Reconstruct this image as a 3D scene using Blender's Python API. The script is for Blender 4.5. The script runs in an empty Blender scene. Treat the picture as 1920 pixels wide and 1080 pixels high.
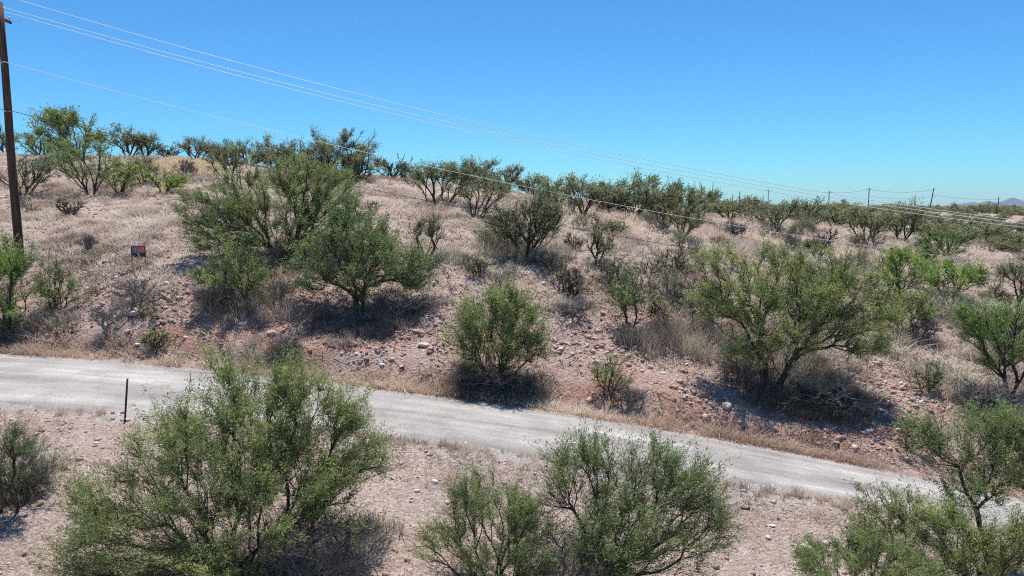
import bpy, math, time
import numpy as np
T0 = time.time()
R = math.radians
scene = bpy.context.scene
col = scene.collection

# ------------------------------------------------------------ camera, sky, sun, exposure
F = 1350.0                                   # focal length in pixels of a 1920 wide picture
PITCH = math.atan(155.0 / F)
cam_d = bpy.data.cameras.new('camera'); cam = bpy.data.objects.new('camera', cam_d); col.objects.link(cam)
cam_d.sensor_width = 36.0; cam_d.lens = 36.0 * F / 1920.0
cam_d.clip_start = 0.1; cam_d.clip_end = 60000
cam.location = (0, 0, 0); cam.rotation_euler = (R(90) - PITCH, 0, 0)
scene.camera = cam

SUN_EL, SUN_AZ = R(74), R(2)                 # azimuth clockwise from +Y
world = bpy.data.worlds.new('World'); scene.world = world; world.use_nodes = True
wn = world.node_tree.nodes; wl = world.node_tree.links; wn.clear()
sky = wn.new('ShaderNodeTexSky'); sky.sky_type = 'NISHITA'; sky.sun_disc = False
sky.sun_elevation = SUN_EL; sky.sun_rotation = SUN_AZ
sky.altitude = 1200; sky.air_density = 1.0; sky.dust_density = 0.8; sky.ozone_density = 3.0
bg = wn.new('ShaderNodeBackground'); bg.inputs['Strength'].default_value = 0.10
wo = wn.new('ShaderNodeOutputWorld')
tn_ = wn.new('ShaderNodeMix'); tn_.data_type = 'RGBA'; tn_.blend_type = 'MULTIPLY'; tn_.inputs[0].default_value = 1.0; tn_.inputs[7].default_value = (0.305, 0.665, 0.86, 1)
gm_ = wn.new('ShaderNodeGamma'); gm_.inputs[1].default_value = 1.2; wl.new(sky.outputs[0], gm_.inputs[0]); wl.new(gm_.outputs[0], tn_.inputs[6]); wl.new(tn_.outputs[2], bg.inputs[0]); wl.new(bg.outputs[0], wo.inputs[0])

sun_d = bpy.data.lights.new('sun', 'SUN'); sun = bpy.data.objects.new('sun', sun_d); col.objects.link(sun)
sun_d.energy = 5.0; sun_d.angle = R(0.53); sun_d.color = (1.0, 0.96, 0.91)
sun.rotation_euler = (R(90) - SUN_EL, 0, math.pi - SUN_AZ)
# a sun lamp shines along its local -Z; rotated by (90-el) about X it comes from -Y, so turn it by 180 deg
scene.view_settings.view_transform = 'Standard'; scene.view_settings.look = 'None'
scene.view_settings.exposure = 0.30; scene.view_settings.gamma = 1.0
scene.view_settings.use_curve_mapping = False
scene.cycles.filter_width = 1.1; scene.cycles.use_denoising = False
scene.cycles.max_bounces = 6; scene.cycles.diffuse_bounces = 3; scene.cycles.transmission_bounces = 3
scene.cycles.transparent_max_bounces = 4

# ------------------------------------------------------------ small helpers
def tag(o, label=None, cat=None, group=None, kind=None):
    if label: o['label'] = label
    if cat: o['category'] = cat
    if group: o['group'] = group
    if kind: o['kind'] = kind
    return o

def mesh_obj(name, verts, faces, mat, parent=None, tint=None, smooth=False, loc=None):
    """faces: (n,k) int array or list of such arrays"""
    me = bpy.data.meshes.new(name)
    verts = np.asarray(verts, dtype=np.float32)
    if isinstance(faces, np.ndarray): faces = [faces]
    faces = [f for f in faces if len(f)]
    nl = sum(f.size for f in faces); nf = sum(len(f) for f in faces)
    me.vertices.add(len(verts)); me.vertices.foreach_set('co', verts.ravel())
    me.loops.add(nl); me.polygons.add(nf)
    me.loops.foreach_set('vertex_index', np.concatenate([f.ravel() for f in faces]).astype(np.int32))
    starts = []; s = 0
    for f in faces:
        starts.append(np.arange(len(f)) * f.shape[1] + s); s += f.size
    me.polygons.foreach_set('loop_start', np.concatenate(starts).astype(np.int32))
    if smooth: me.polygons.foreach_set('use_smooth', np.ones(nf, dtype=bool))
    me.update(calc_edges=True)
    if tint is not None:
        a = me.attributes.new('tint', 'FLOAT', 'FACE'); a.data.foreach_set('value', np.asarray(tint, dtype=np.float32))
    me.materials.append(mat)
    o = bpy.data.objects.new(name, me); col.objects.link(o)
    if parent is not None: o.parent = parent
    if loc is not None: o.location = loc
    return o

def empty(name, loc, rz=0.0):
    o = bpy.data.objects.new(name, None); o.empty_display_size = 0.2
    o.location = loc; o.rotation_euler = (0, 0, rz); col.objects.link(o); return o

class MB:
    """collects boxes, prisms and tubes into one mesh"""
    def __init__(s): s.v = []; s.q = []; s.t = []; s.n = 0
    def add(s, v, q=None, t=None):
        v = np.asarray(v, float)
        if q is not None: s.q.append(np.asarray(q, int).reshape(-1, 4) + s.n)
        if t is not None: s.t.append(np.asarray(t, int).reshape(-1, 3) + s.n)
        s.v.append(v); s.n += len(v)
    def box(s, c, h, rot=None, bev=0.0):
        x, y, z = h
        if bev <= 0:
            v = np.array([[a*x, b*y, d*z] for a in (-1, 1) for b in (-1, 1) for d in (-1, 1)])
            q = [[0,1,3,2],[4,6,7,5],[0,4,5,1],[2,3,7,6],[0,2,6,4],[1,5,7,3]]
            if rot is not None: v = v @ np.asarray(rot).T
            s.add(v + np.asarray(c), q)
        else:                                   # bevelled along z edges
            pts = [(x-bev, -y), (x, -y+bev), (x, y-bev), (x-bev, y), (-x+bev, y), (-x, y-bev), (-x, -y+bev), (-x+bev, -y)]
            v = np.array([[a, b, d] for d in (-z, z) for a, b in pts])
            q = [[i, (i+1) % 8, (i+1) % 8 + 8, i+8] for i in range(8)]
            q += [[0,7,6,1],[1,6,5,2],[2,5,4,3],[8,9,14,15],[9,10,13,14],[10,11,12,13]]
            if rot is not None: v = v @ np.asarray(rot).T
            s.add(v + np.asarray(c), q)
    def tube(s, pts, rad, k=8, caps=True):
        pts = np.asarray(pts, float); rad = np.broadcast_to(rad, len(pts))
        v, q = tube_arr(pts, rad, k); s.add(v, q)
        if caps:
            for e, o in ((0, -1), (len(pts)-1, 1)):
                b = s.n - len(v) + e*k
                s.t.append(np.array([[b, b+i, b+i+1] if o > 0 else [b, b+i+1, b+i] for i in range(1, k-1)]))
    def build(s, name, mat, parent=None, smooth=False):
        f = []
        if s.q: f.append(np.concatenate(s.q))
        if s.t: f.append(np.concatenate(s.t))
        return mesh_obj(name, np.concatenate(s.v), f, mat, parent, smooth=smooth)

def tube_arr(pts, rad, k):
    n = len(pts)
    d = np.gradient(pts, axis=0); d /= np.linalg.norm(d, axis=1)[:, None] + 1e-9
    up = np.where(np.abs(d[:, 2:3]) > 0.9, np.array([[1., 0, 0]]), np.array([[0, 0, 1.]]))
    u = np.cross(d, up)
    for i in range(1, n):
        if np.dot(u[i], u[i-1]) < 0 or np.abs(d[i, 2]) > 0.85: u[i] = u[i-1] - d[i]*np.dot(u[i-1], d[i])
    u /= np.linalg.norm(u, axis=1)[:, None] + 1e-9
    w = np.cross(d, u)
    a = np.arange(k) * 2*np.pi/k
    v = pts[:, None, :] + rad[:, None, None]*(np.cos(a)[None, :, None]*u[:, None, :] + np.sin(a)[None, :, None]*w[:, None, :])
    i, j = np.meshgrid(np.arange(n-1), np.arange(k), indexing='ij')
    q = np.stack([i*k+j, i*k+(j+1) % k, (i+1)*k+(j+1) % k, (i+1)*k+j], -1).reshape(-1, 4)
    return v.reshape(-1, 3), q

def hash2(ix, iy, seed):
    h = (ix.astype(np.int64)*374761393 + iy.astype(np.int64)*668265263 + seed*1442695041) & 0xffffffff
    h = ((h ^ (h >> 13))*1274126177) & 0xffffffff
    h = h ^ (h >> 16)
    return (h & 0xffff)/65535.0
def vnoise(x, y, s=1.0, seed=0):
    x = np.asarray(x, float)/s; y = np.asarray(y, float)/s
    ix = np.floor(x); iy = np.floor(y); fx = x-ix; fy = y-iy
    fx = fx*fx*(3-2*fx); fy = fy*fy*(3-2*fy)
    a = hash2(ix, iy, seed); b = hash2(ix+1, iy, seed); c = hash2(ix, iy+1, seed); d = hash2(ix+1, iy+1, seed)
    return (a*(1-fx)+b*fx)*(1-fy) + (c*(1-fx)+d*fx)*fy - 0.5
def fbm(x, y, s, seed=0, oct=4):
    r = 0; a = 1.0
    for i in range(oct):
        r = r + a*vnoise(x, y, s/(2**i), seed+i*17); a *= 0.5
    return r
def sstep(x, a, b):
    t = np.clip((x-a)/(b-a), 0, 1); return t*t*(3-2*t)

# ------------------------------------------------------------ terrain: surveyed ground points (picture px, py and metres away)
cp, sp = math.cos(PITCH), math.sin(PITCH)
def world_pt(px, py, Y):
    a = (px-960)/F; b = (540-py)/F
    d = np.array([a, cp + b*sp, -sp + b*cp]); return d*(Y/d[1])
GP = [
 (0,1080,12.5),(0,900,15.5),(0,760,20.5),(0,663,26.7),(0,620,28),(0,490,33),(0,380,46),(0,290,62),
 (320,1080,13),(320,900,16),(320,775,20),(320,688,25),(320,640,26.3),(320,560,28.6),(320,480,32),(320,380,44),(320,297,61),
 (640,1080,13.5),(640,900,17),(640,800,20),(640,720,24),(640,680,25),(640,600,27.5),(640,500,31.5),(640,400,42),(640,326,58),
 (960,1080,14),(960,920,17),(960,850,19.2),(960,762,23.3),(960,725,24),(960,640,26.5),(960,540,30),(960,440,40),(960,362,60),
 (1280,1080,14.5),(1280,900,18.2),(1280,815,22.3),(1280,780,23),(1280,690,26),(1280,600,29),(1280,500,35),(1280,430,48),(1280,396,66),
 (1600,1080,15),(1600,955,18),(1600,868,21.8),(1600,835,22.4),(1600,760,25),(1600,660,29),(1600,560,36),(1600,480,48),(1600,425,72),
 (1920,1080,15.5),(1920,1020,17),(1920,940,20.5),(1920,910,21.3),(1920,820,24),(1920,700,29),(1920,610,36),(1920,530,48),(1920,470,66),(1920,436,100),
 (1450,408,100),(1600,418,95),(1600,398,135),(1720,432,88),(1720,402,130),(1850,446,88),(1850,404,135),(1920,440,100),(1920,404,145),(1500,402,140),(1300,400,110),
]
C = [world_pt(*g) for g in GP]
C += [np.array(p, float) for p in [(-60,95,-1),(-30,95,0),(0,95,-2),(25,100,-4),(-70,140,-5),(0,140,-6),(-60,60,5.5),(-50,30,-4),(-55,22,-6.5),(-40,5,-8),
      (0,0,-9.5),(40,5,-10),(-20,-20,-10.5),(30,-25,-11),(48,42,-10.5),(60,25,-12),(90,80,-8),(120,120,-6),(-100,60,3),(-110,20,-6)]]
C = np.array(C)
def kern(d2): return np.sqrt(d2 + 2.5**2)
A = kern((C[:, None, 0]-C[None, :, 0])**2 + (C[:, None, 1]-C[None, :, 1])**2)
n = len(C); P = np.stack([np.ones(n), C[:, 0], C[:, 1]], 1)
M = np.zeros((n+3, n+3)); M[:n, :n] = A - np.eye(n)*0.25; M[:n, n:] = P; M[n:, :n] = P.T
W = np.linalg.solve(M, np.concatenate([C[:, 2], np.zeros(3)]))

# road edges (world), fitted by a cubic in x, continued straight outside
fe = np.array([world_pt(*g) for g in [(0,663,26.7),(320,688,25),(640,720,24),(960,762,23.3),(1280,815,22.3),(1600,868,21.8),(1920,942,20.5)]])
ne = np.array([world_pt(*g) for g in [(0,760,20.8),(320,778,20.2),(640,812,19.6),(960,848,19.1),(1280,890,18.5),(1600,942,18.1),(1920,1003,17.4)]])
def fit(p, k):
    c = np.polyfit(p[:, 0], p[:, k], 3); x0, x1 = p[0, 0], p[-1, 0]; dc = np.polyder(c)
    def f(x):
        x = np.asarray(x, float); xc = np.clip(x, x0, x1)
        lin = np.where(x < x0, np.polyval(dc, x0)*np.maximum(x-x0, -90), np.polyval(dc, x1)*np.minimum(x-x1, 90))
        return np.polyval(c, xc) + np.where((x < x0) | (x > x1), lin*(1 if k == 1 else 0.5), 0)
    return f
fy_, fz_, ny_, nz_ = fit(fe, 1), fit(fe, 2), fit(ne, 1), fit(ne, 2)
def road_z(x, y):
    yf, yn = fy_(x), ny_(x); t = np.clip((y-yn)/(yf-yn), 0, 1)
    return nz_(x)*(1-t) + fz_(x)*t + 0.05*np.sin(t*np.pi)
def road_out(x, y):                          # metres outside the road (negative inside), far side counts apart
    return np.maximum(y-fy_(x), ny_(x)-y)
def height(x, y, fine=True):
    x = np.asarray(x, float); y = np.asarray(y, float); sh = x.shape
    xf, yf = x.ravel(), y.ravel(); z = np.zeros(len(xf))
    for s in range(0, len(xf), 20000):
        xs, ys = xf[s:s+20000], yf[s:s+20000]
        k = kern((xs[:, None]-C[None, :, 0])**2 + (ys[:, None]-C[None, :, 1])**2)
        z[s:s+20000] = k @ W[:n] + W[n] + W[n+1]*xs + W[n+2]*ys
    r = np.hypot(xf, yf)
    zfar = -5.0 + 3.2*fbm(xf, yf, 170, 5, 3)*sstep(r, 90, 200)*(1-sstep(r, 900, 1500)) - 10*sstep(r, 1500, 4000)
    w = np.maximum(sstep(np.hypot(xf, np.maximum(yf, 0)), 185, 250), sstep(-yf, 20, 60))
    z = np.clip(z, -16, 9)*(1-w) + zfar*w
    near = 1-sstep(r, 120, 250)
    # broad swells, gullies in the bank
    z += near*0.30*fbm(xf, yf, 6.0, 11, 3)*sstep(road_out(xf, yf), 0.8, 4)
    zr = road_z(xf, yf)
    ro = road_out(xf, yf)
    wr = (1-sstep(ro, 0.75, 1.6))*(np.abs(xf) < 120)
    z = z*(1-wr) + (zr-0.010)*wr
    if fine:
        bank = sstep(yf-fy_(xf), 0.3, 1.5)*(1-sstep(yf-fy_(xf), 7, 12))
        o = sstep(ro, 0.5, 1.6)*near
        z += o*((0.06+0.16*bank)*fbm(xf, yf, 1.0, 31, 4) - 0.30*bank*np.abs(fbm(xf, yf, 1.9, 37, 3)))
    return z.reshape(sh)
def hit(px, py):
    a = (px-960)/F; b = (540-py)/F
    d = np.array([a, cp+b*sp, -sp+b*cp]); d /= d[1]
    Y = np.concatenate([np.arange(7, 80, 0.1), np.arange(80, 500, 0.5)])
    P_ = d[None]*Y[:, None]; h = height(P_[:, 0], P_[:, 1], False)
    u = np.nonzero(P_[:, 2] < h)[0]
    if len(u) == 0: i = np.argmin(P_[:, 2]-h)
    else: i = u[0]
    return np.array([P_[i, 0], P_[i, 1], h[i]])
def ground(x, y): return float(height(np.array([x]), np.array([y]))[0])

# ------------------------------------------------------------ materials
def new_mat(name, rough=0.9):
    m = bpy.data.materials.new(name); m.use_nodes = True
    nt = m.node_tree; b = nt.nodes['Principled BSDF']; b.inputs['Roughness'].default_value = rough
    b.inputs['Specular IOR Level'].default_value = 0.25
    return m, nt, b
def N(nt, t, **kw):
    nd = nt.nodes.new(t)
    for k, v in kw.items():
        if k.startswith('i_'): nd.inputs[k[2:].replace('_', ' ')].default_value = v
        else: setattr(nd, k, v)
    return nd
def noise(nt, scale, detail=4, rough=0.6, vec=None):
    nd = N(nt, 'ShaderNodeTexNoise'); nd.inputs['Scale'].default_value = scale
    nd.inputs['Detail'].default_value = detail; nd.inputs['Roughness'].default_value = rough
    if vec is not None: nt.links.new(vec, nd.inputs['Vector'])
    return nd.outputs[0]
def ramp(nt, fac, stops, interp='LINEAR'):
    r = N(nt, 'ShaderNodeValToRGB'); e = r.color_ramp.elements; r.color_ramp.interpolation = interp
    while len(e) < len(stops): e.new(0.5)
    for s, (p, c) in zip(e, stops):
        s.position = p; s.color = (c, c, c, 1) if isinstance(c, (int, float)) else tuple(c)+(1,)
    nt.links.new(fac, r.inputs[0]); return r.outputs[0]
def mix(nt, fac, a, b, mode='MIX'):
    m = N(nt, 'ShaderNodeMix', data_type='RGBA', blend_type=mode)
    for s, v in ((m.inputs[0], fac), (m.inputs[6], a), (m.inputs[7], b)):
        if isinstance(v, (int, float)): s.default_value = v
        elif isinstance(v, tuple): s.default_value = v+(1,)
        else: nt.links.new(v, s)
    return m.outputs[2]
def math_(nt, op, a, b=0.0):
    m = N(nt, 'ShaderNodeMath', operation=op)
    for s, v in ((m.inputs[0], a), (m.inputs[1], b)):
        if isinstance(v, (int, float)): s.default_value = v
        else: nt.links.new(v, s)
    return m.outputs[0]
def attr(nt, name): return N(nt, 'ShaderNodeAttribute', attribute_name=name).outputs['Fac']
def bump(nt, bsdf, h, dist, strength=1.0):
    b = N(nt, 'ShaderNodeBump'); b.inputs['Distance'].default_value = dist; b.inputs['Strength'].default_value = strength
    nt.links.new(h, b.inputs['Height']); nt.links.new(b.outputs[0], bsdf.inputs['Normal'])

# desert ground
gm, nt, b = new_mat('desert_soil', 0.95)
geo = N(nt, 'ShaderNodeNewGeometry').outputs['Position']
n1 = noise(nt, 0.35, 5, 0.6, geo); n2 = noise(nt, 2.2, 6, 0.7, geo); n3 = noise(nt, 11, 5, 0.75, geo); n4 = noise(nt, 34, 3, 0.7, geo)
base = ramp(nt, n2, [(0.3, (0.365, 0.260, 0.220)), (0.5, (0.465, 0.356, 0.307)), (0.7, (0.556, 0.463, 0.408))])
red = ramp(nt, n3, [(0.3, (0.331, 0.148, 0.100)), (0.7, (0.552, 0.303, 0.216))])
c1 = mix(nt, math_(nt, 'MULTIPLY', attr(nt, 'red'), 0.75), base, red)
lit = ramp(nt, n3, [(0.25, (0.230, 0.162, 0.131)), (0.5, (0.460, 0.349, 0.285)), (0.72, (0.644, 0.520, 0.428))])
c2 = mix(nt, math_(nt, 'MULTIPLY', attr(nt, 'litter'), 0.85), c1, lit)
grv = ramp(nt, n4, [(0.3, (0.30, 0.27, 0.25)), (0.55, (0.52, 0.48, 0.46)), (0.75, (0.68, 0.64, 0.62))])
c3 = mix(nt, attr(nt, 'shoulder'), c2, grv)
vor = N(nt, 'ShaderNodeTexVoronoi'); vor.inputs['Scale'].default_value = 9.0; nt.links.new(geo, vor.inputs['Vector'])
vs = ramp(nt, vor.outputs['Distance'], [(0.0, 1.18), (0.45, 1.0), (0.85, 0.62)])
vv = N(nt, 'ShaderNodeTexVoronoi'); vv.inputs['Scale'].default_value = 26.0; nt.links.new(geo, vv.inputs['Vector'])
vs2 = ramp(nt, N(nt, 'ShaderNodeRGBToBW').outputs[0], [(0, 1), (1, 1)])
bw = nt.nodes[-2] if False else None
sep = N(nt, 'ShaderNodeSeparateColor'); nt.links.new(vv.outputs['Color'], sep.inputs[0])
peb = ramp(nt, sep.outputs[0], [(0.0, 0.5), (0.2, 0.82), (0.75, 1.08), (1.0, 1.4)])
spk = ramp(nt, n4, [(0.3, 0.42), (0.45, 0.95), (0.6, 1.03), (0.74, 1.35)])
c4 = mix(nt, 0.75, c3, peb, 'MULTIPLY'); c5 = mix(nt, 0.8, c4, spk, 'MULTIPLY')
big = ramp(nt, n1, [(0.3, 0.84), (0.7, 1.12)]); c6 = mix(nt, 1.0, c5, big, 'MULTIPLY')
nt.links.new(c6, b.inputs['Base Color'])
hh = math_(nt, 'ADD', math_(nt, 'MULTIPLY', n3, 0.6), math_(nt, 'ADD', math_(nt, 'MULTIPLY', n4, 0.35), math_(nt, 'MULTIPLY', math_(nt, 'SUBTRACT', 1.0, vor.outputs['Distance']), 0.5)))
bump(nt, b, hh, 0.10)
M_SOIL = gm

# chip-seal road
M_ROAD, nt, b = new_mat('chip_seal', 0.92)
uv = N(nt, 'ShaderNodeUVMap'); mp = N(nt, 'ShaderNodeMapping'); mp.inputs['Scale'].default_value = (0.11, 4.5, 1); nt.links.new(uv.outputs[0], mp.inputs[0])
geo = N(nt, 'ShaderNodeNewGeometry').outputs['Position']
st = noise(nt, 1.0, 6, 0.65, mp.outputs[0]); sp1 = noise(nt, 26, 3, 0.8, geo); sp2 = noise(nt, 0.8, 5, 0.6, geo); sp3 = noise(nt, 70, 2, 0.8, geo)
rc = ramp(nt, st, [(0.35, (0.259, 0.234, 0.216)), (0.5, (0.344, 0.317, 0.294)), (0.64, (0.469, 0.432, 0.400))])
sx = N(nt, 'ShaderNodeSeparateXYZ'); nt.links.new(uv.outputs[0], sx.inputs[0])
trk = ramp(nt, sx.outputs[1], [(0.0, (0.62,0.58,0.56)), (0.12, 1.08), (0.24, 1.1), (0.38, 0.97), (0.50, 0.9), (0.6, 1.1), (0.72, 1.1), (0.82, 0.9), (0.93, 0.88), (1.0, 0.95)])
nt.links.new(mix(nt, 1.0, mix(nt, 0.85, mix(nt, 0.9, mix(nt, 0.65, rc, trk, 'MULTIPLY'), ramp(nt, sp1, [(0.3, 0.5), (0.5, 1.0), (0.7, 1.4)]), 'MULTIPLY'), ramp(nt, sp3, [(0.3, 0.72), (0.7, 1.25)]), 'MULTIPLY'), ramp(nt, sp2, [(0.35, 0.84), (0.62, 1.1)]), 'MULTIPLY'), b.inputs['Base Color'])
bump(nt, b, sp1, 0.015)

def leaf_mat(name, stops, trans=0.42, tt=(1.0, 1.0, 0.95)):
    m = bpy.data.materials.new(name); m.use_nodes = True; nt = m.node_tree; nt.nodes.clear()
    c = ramp(nt, attr(nt, 'tint'), stops)
    oi = N(nt, 'ShaderNodeObjectInfo')
    c = mix(nt, 1.0, c, ramp(nt, oi.outputs['Random'], [(0, (0.80, 0.88, 0.86)), (0.5, (1.0, 1.0, 1.0)), (1, (1.14, 1.1, 1.0))]), 'MULTIPLY')
    d = N(nt, 'ShaderNodeBsdfDiffuse'); t = N(nt, 'ShaderNodeBsdfTranslucent'); g = N(nt, 'ShaderNodeBsdfGlossy'); g.inputs['Roughness'].default_value = 0.5
    nt.links.new(c, d.inputs[0]); nt.links.new(mix(nt, 1.0, c, tt, 'MULTIPLY'), t.inputs[0])
    a = N(nt, 'ShaderNodeMixShader'); a.inputs[0].default_value = trans; nt.links.new(d.outputs[0], a.inputs[1]); nt.links.new(t.outputs[0], a.inputs[2])
    s = N(nt, 'ShaderNodeMixShader'); s.inputs[0].default_value = 0.03; nt.links.new(a.outputs[0], s.inputs[1]); nt.links.new(g.outputs[0], s.inputs[2])
    o = N(nt, 'ShaderNodeOutputMaterial'); nt.links.new(s.outputs[0], o.inputs[0]); return m
M_LEAF = leaf_mat('mesquite_leaf', [(0.0, (0.117, 0.149, 0.072)), (0.35, (0.221, 0.261, 0.117)), (0.65, (0.322, 0.364, 0.164)), (0.85, (0.476, 0.490, 0.216)), (1.0, (0.644, 0.595, 0.361))], tt=(1.131, 1.234, 0.773))
M_LEAFB = leaf_mat('bright_mesquite_leaf', [(0.0, (0.121, 0.174, 0.062)), (0.35, (0.244, 0.319, 0.104)), (0.7, (0.391, 0.478, 0.158)), (1.0, (0.585, 0.607, 0.278))], tt=(1.131, 1.234, 0.773))
M_LEAFD = leaf_mat('grey_green_leaf', [(0.0, (0.117, 0.125, 0.092)), (0.4, (0.222, 0.227, 0.145)), (0.75, (0.327, 0.325, 0.198)), (1.0, (0.530, 0.488, 0.353))], tt=(1.259, 1.304, 0.840))
M_GRASS = leaf_mat('dry_grass_blade', [(0.0, (0.268, 0.196, 0.163)), (0.3, (0.515, 0.396, 0.338)), (0.6, (0.660, 0.533, 0.454)), (0.85, (0.763, 0.646, 0.553)), (1.0, (0.824, 0.735, 0.646))], 0.4)
M_RGRASS = leaf_mat('tan_roadside_blade', [(0.0, (0.275, 0.188, 0.147)), (0.4, (0.510, 0.381, 0.301)), (0.75, (0.653, 0.518, 0.411)), (1.0, (0.734, 0.640, 0.537))], 0.4)
M_WEED = leaf_mat('grey_weed_stalk', [(0.0, (0.165, 0.138, 0.120)), (0.5, (0.396, 0.350, 0.305)), (1.0, (0.682, 0.620, 0.540))], 0.25)
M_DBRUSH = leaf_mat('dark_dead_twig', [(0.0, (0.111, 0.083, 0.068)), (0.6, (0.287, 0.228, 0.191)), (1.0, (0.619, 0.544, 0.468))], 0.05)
M_GOLD = leaf_mat('golden_grass_blade', [(0.0, (0.380, 0.286, 0.182)), (0.5, (0.580, 0.466, 0.325)), (1.0, (0.720, 0.636, 0.520))], 0.4)

def solid(name, c0, c1, scale, rough=0.85, stretch=None, bmp=0.0):
    m, nt, b = new_mat(name, rough)
    tc = N(nt, 'ShaderNodeTexCoord'); v = tc.outputs['Object']
    if stretch:
        mp = N(nt, 'ShaderNodeMapping'); mp.inputs['Scale'].default_value = stretch; nt.links.new(v, mp.inputs[0]); v = mp.outputs[0]
    f = noise(nt, scale, 5, 0.65, v)
    nt.links.new(ramp(nt, f, [(0.3, c0), (0.7, c1)]), b.inputs['Base Color'])
    if bmp: bump(nt, b, f, bmp)
    return m
M_BARK = solid('mesquite_bark', (0.03, 0.024, 0.02), (0.09, 0.073, 0.062), 9, bmp=0.01)
M_TWIG = solid('grey_dead_wood', (0.13, 0.11, 0.10), (0.33, 0.30, 0.275), 6)
M_POLE = solid('creosoted_wood', (0.035, 0.018, 0.012), (0.16, 0.085, 0.05), 5, 0.8, (3, 3, 0.18), 0.01)
M_POLEF = solid('weathered_pole_wood', (0.07, 0.055, 0.045), (0.13, 0.10, 0.085), 3, 0.85)
M_STEEL = solid('galvanised_steel', (0.35, 0.36, 0.37), (0.55, 0.56, 0.57), 8, 0.5)
M_INSUL = solid('porcelain', (0.55, 0.56, 0.58), (0.75, 0.76, 0.78), 4, 0.25)
M_WIRE = solid('bare_aluminium_wire', (0.72, 0.73, 0.74), (0.85, 0.85, 0.85), 1, 0.45)
M_CABLE = solid('black_cable_sheath', (0.03, 0.03, 0.03), (0.06, 0.055, 0.05), 1, 0.6)
M_POST = solid('dark_steel_post', (0.018, 0.019, 0.018), (0.045, 0.04, 0.036), 20, 0.6)
M_FRAME = solid('sign_frame_steel', (0.03, 0.018, 0.018), (0.06, 0.035, 0.032), 20, 0.6)
M_ROCK, nt, b = new_mat('bank_rock', 0.9)
geo = N(nt, 'ShaderNodeNewGeometry').outputs['Position']; f = noise(nt, 7, 5, 0.7, geo)
rk = ramp(nt, attr(nt, 'tint'), [(0.0, (0.36, 0.20, 0.15)), (0.25, (0.46, 0.31, 0.26)), (0.6, (0.58, 0.46, 0.40)), (0.85, (0.68, 0.60, 0.54)), (1.0, (0.82, 0.78, 0.73))])
nt.links.new(mix(nt, 0.8, rk, ramp(nt, f, [(0.3, 0.7), (0.7, 1.2)]), 'MULTIPLY'), b.inputs['Base Color']); bump(nt, b, f, 0.03)

# ------------------------------------------------------------ ground sheet
def axis(lo, hi, step, far_lo, far_hi, g=1.13):
    a = list(np.arange(lo, hi+1e-6, step)); s = step
    while a[-1] < far_hi: s *= g; a.append(a[-1]+s)
    s = step
    while a[0] > far_lo: s *= g; a.insert(0, a[0]-s)
    return np.array(a)
gx = axis(-31, 36, 0.2, -16000, 16000); gy = axis(10, 56, 0.18, -800, 24000)
X, Y = np.meshgrid(gx, gy, indexing='ij'); Z = height(X, Y)
i, j = np.meshgrid(np.arange(len(gx)-1), np.arange(len(gy)-1), indexing='ij'); ny = len(gy)
q = np.stack([i*ny+j, (i+1)*ny+j, (i+1)*ny+j+1, i*ny+j+1], -1).reshape(-1, 4)
ter = mesh_obj('ground', np.stack([X, Y, Z], -1).reshape(-1, 3), q, M_SOIL, smooth=True)
tag(ter, kind='structure')
xf, yf = X.ravel(), Y.ravel(); ro = road_out(xf, yf); db = yf-fy_(xf)
def bank_mask(x, y):
    d = y-fy_(x); edge = 5.2 + 3.0*fbm(x, y, 7, 71, 3) + 1.5*sstep(x, -5, 10)*(1-sstep(x, 12, 20))
    return sstep(d, 0.6, 1.3)*(1-sstep(d, edge-1.2, edge+1.2))
bank = bank_mask(xf, yf)
redm = np.clip(bank*(0.25+sstep(fbm(xf, yf, 3.0, 91, 4), -0.1, 0.35))*1.1 + 0.6*sstep(fbm(xf, yf, 5.0, 97, 4), 0.2, 0.6)*(db < 0) + (0.35+0.5*sstep(fbm(xf, yf, 30., 99, 3), -0.1, 0.4))*(yf > 78), 0, 1)
litm = np.clip((1-bank)*sstep(db, 0.5, 2)*(0.65+0.8*fbm(xf, yf, 4, 55, 4)) + (np.abs(db-0.55) < 0.6)*0.9 + (db < 0)*sstep(fbm(xf, yf, 2.2, 57, 4), -0.15, 0.4)*0.9, 0, 1)
shm = (1-sstep(ro + 0.9*fbm(xf, yf, 1.2, 45, 4), 0.1, 1.5))*(db < 0)*0.85
for nm, v in (('red', redm), ('litter', litm), ('shoulder', shm)):
    a = ter.data.attributes.new(nm, 'FLOAT', 'POINT'); a.data.foreach_set('value', v.astype(np.float32))

# ------------------------------------------------------------ road
rx = np.concatenate([np.arange(-100, -30, 2.0), np.arange(-30, 35, 0.25), np.arange(35, 100, 2.0)])
tt = np.linspace(0, 1, 25); V = []; UV = []
for k, x in enumerate(rx):
    a = ny_(x) - 0.9*fbm(np.array([x]), np.array([3.3]), 1.5, 5, 6)[0] - 0.15
    c_ = fy_(x) + 0.5*fbm(np.array([x]), np.array([9.1]), 1.3, 8, 4)[0]
    ys = a + (c_-a)*tt
    V.append(np.stack([np.full(25, x), ys, road_z(np.full(25, x), ys) - np.where((tt < 0.01) | (tt > 0.99), 0.05, 0) + 0.004 + 0.003*fbm(np.full(25, x), ys, 2.5, 3, 3)], 1))
    UV.append(np.stack([np.full(25, x), np.clip((ys-ny_(x))/(fy_(x)-ny_(x)), 0, 1)], 1))
V = np.concatenate(V); UV = np.concatenate(UV)
i, j = np.meshgrid(np.arange(len(rx)-1), np.arange(24), indexing='ij')
q = np.stack([i*25+j, (i+1)*25+j, (i+1)*25+j+1, i*25+j+1], -1).reshape(-1, 4)
road = mesh_obj('road', V, q, M_ROAD, smooth=True); tag(road, kind='structure')
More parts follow.
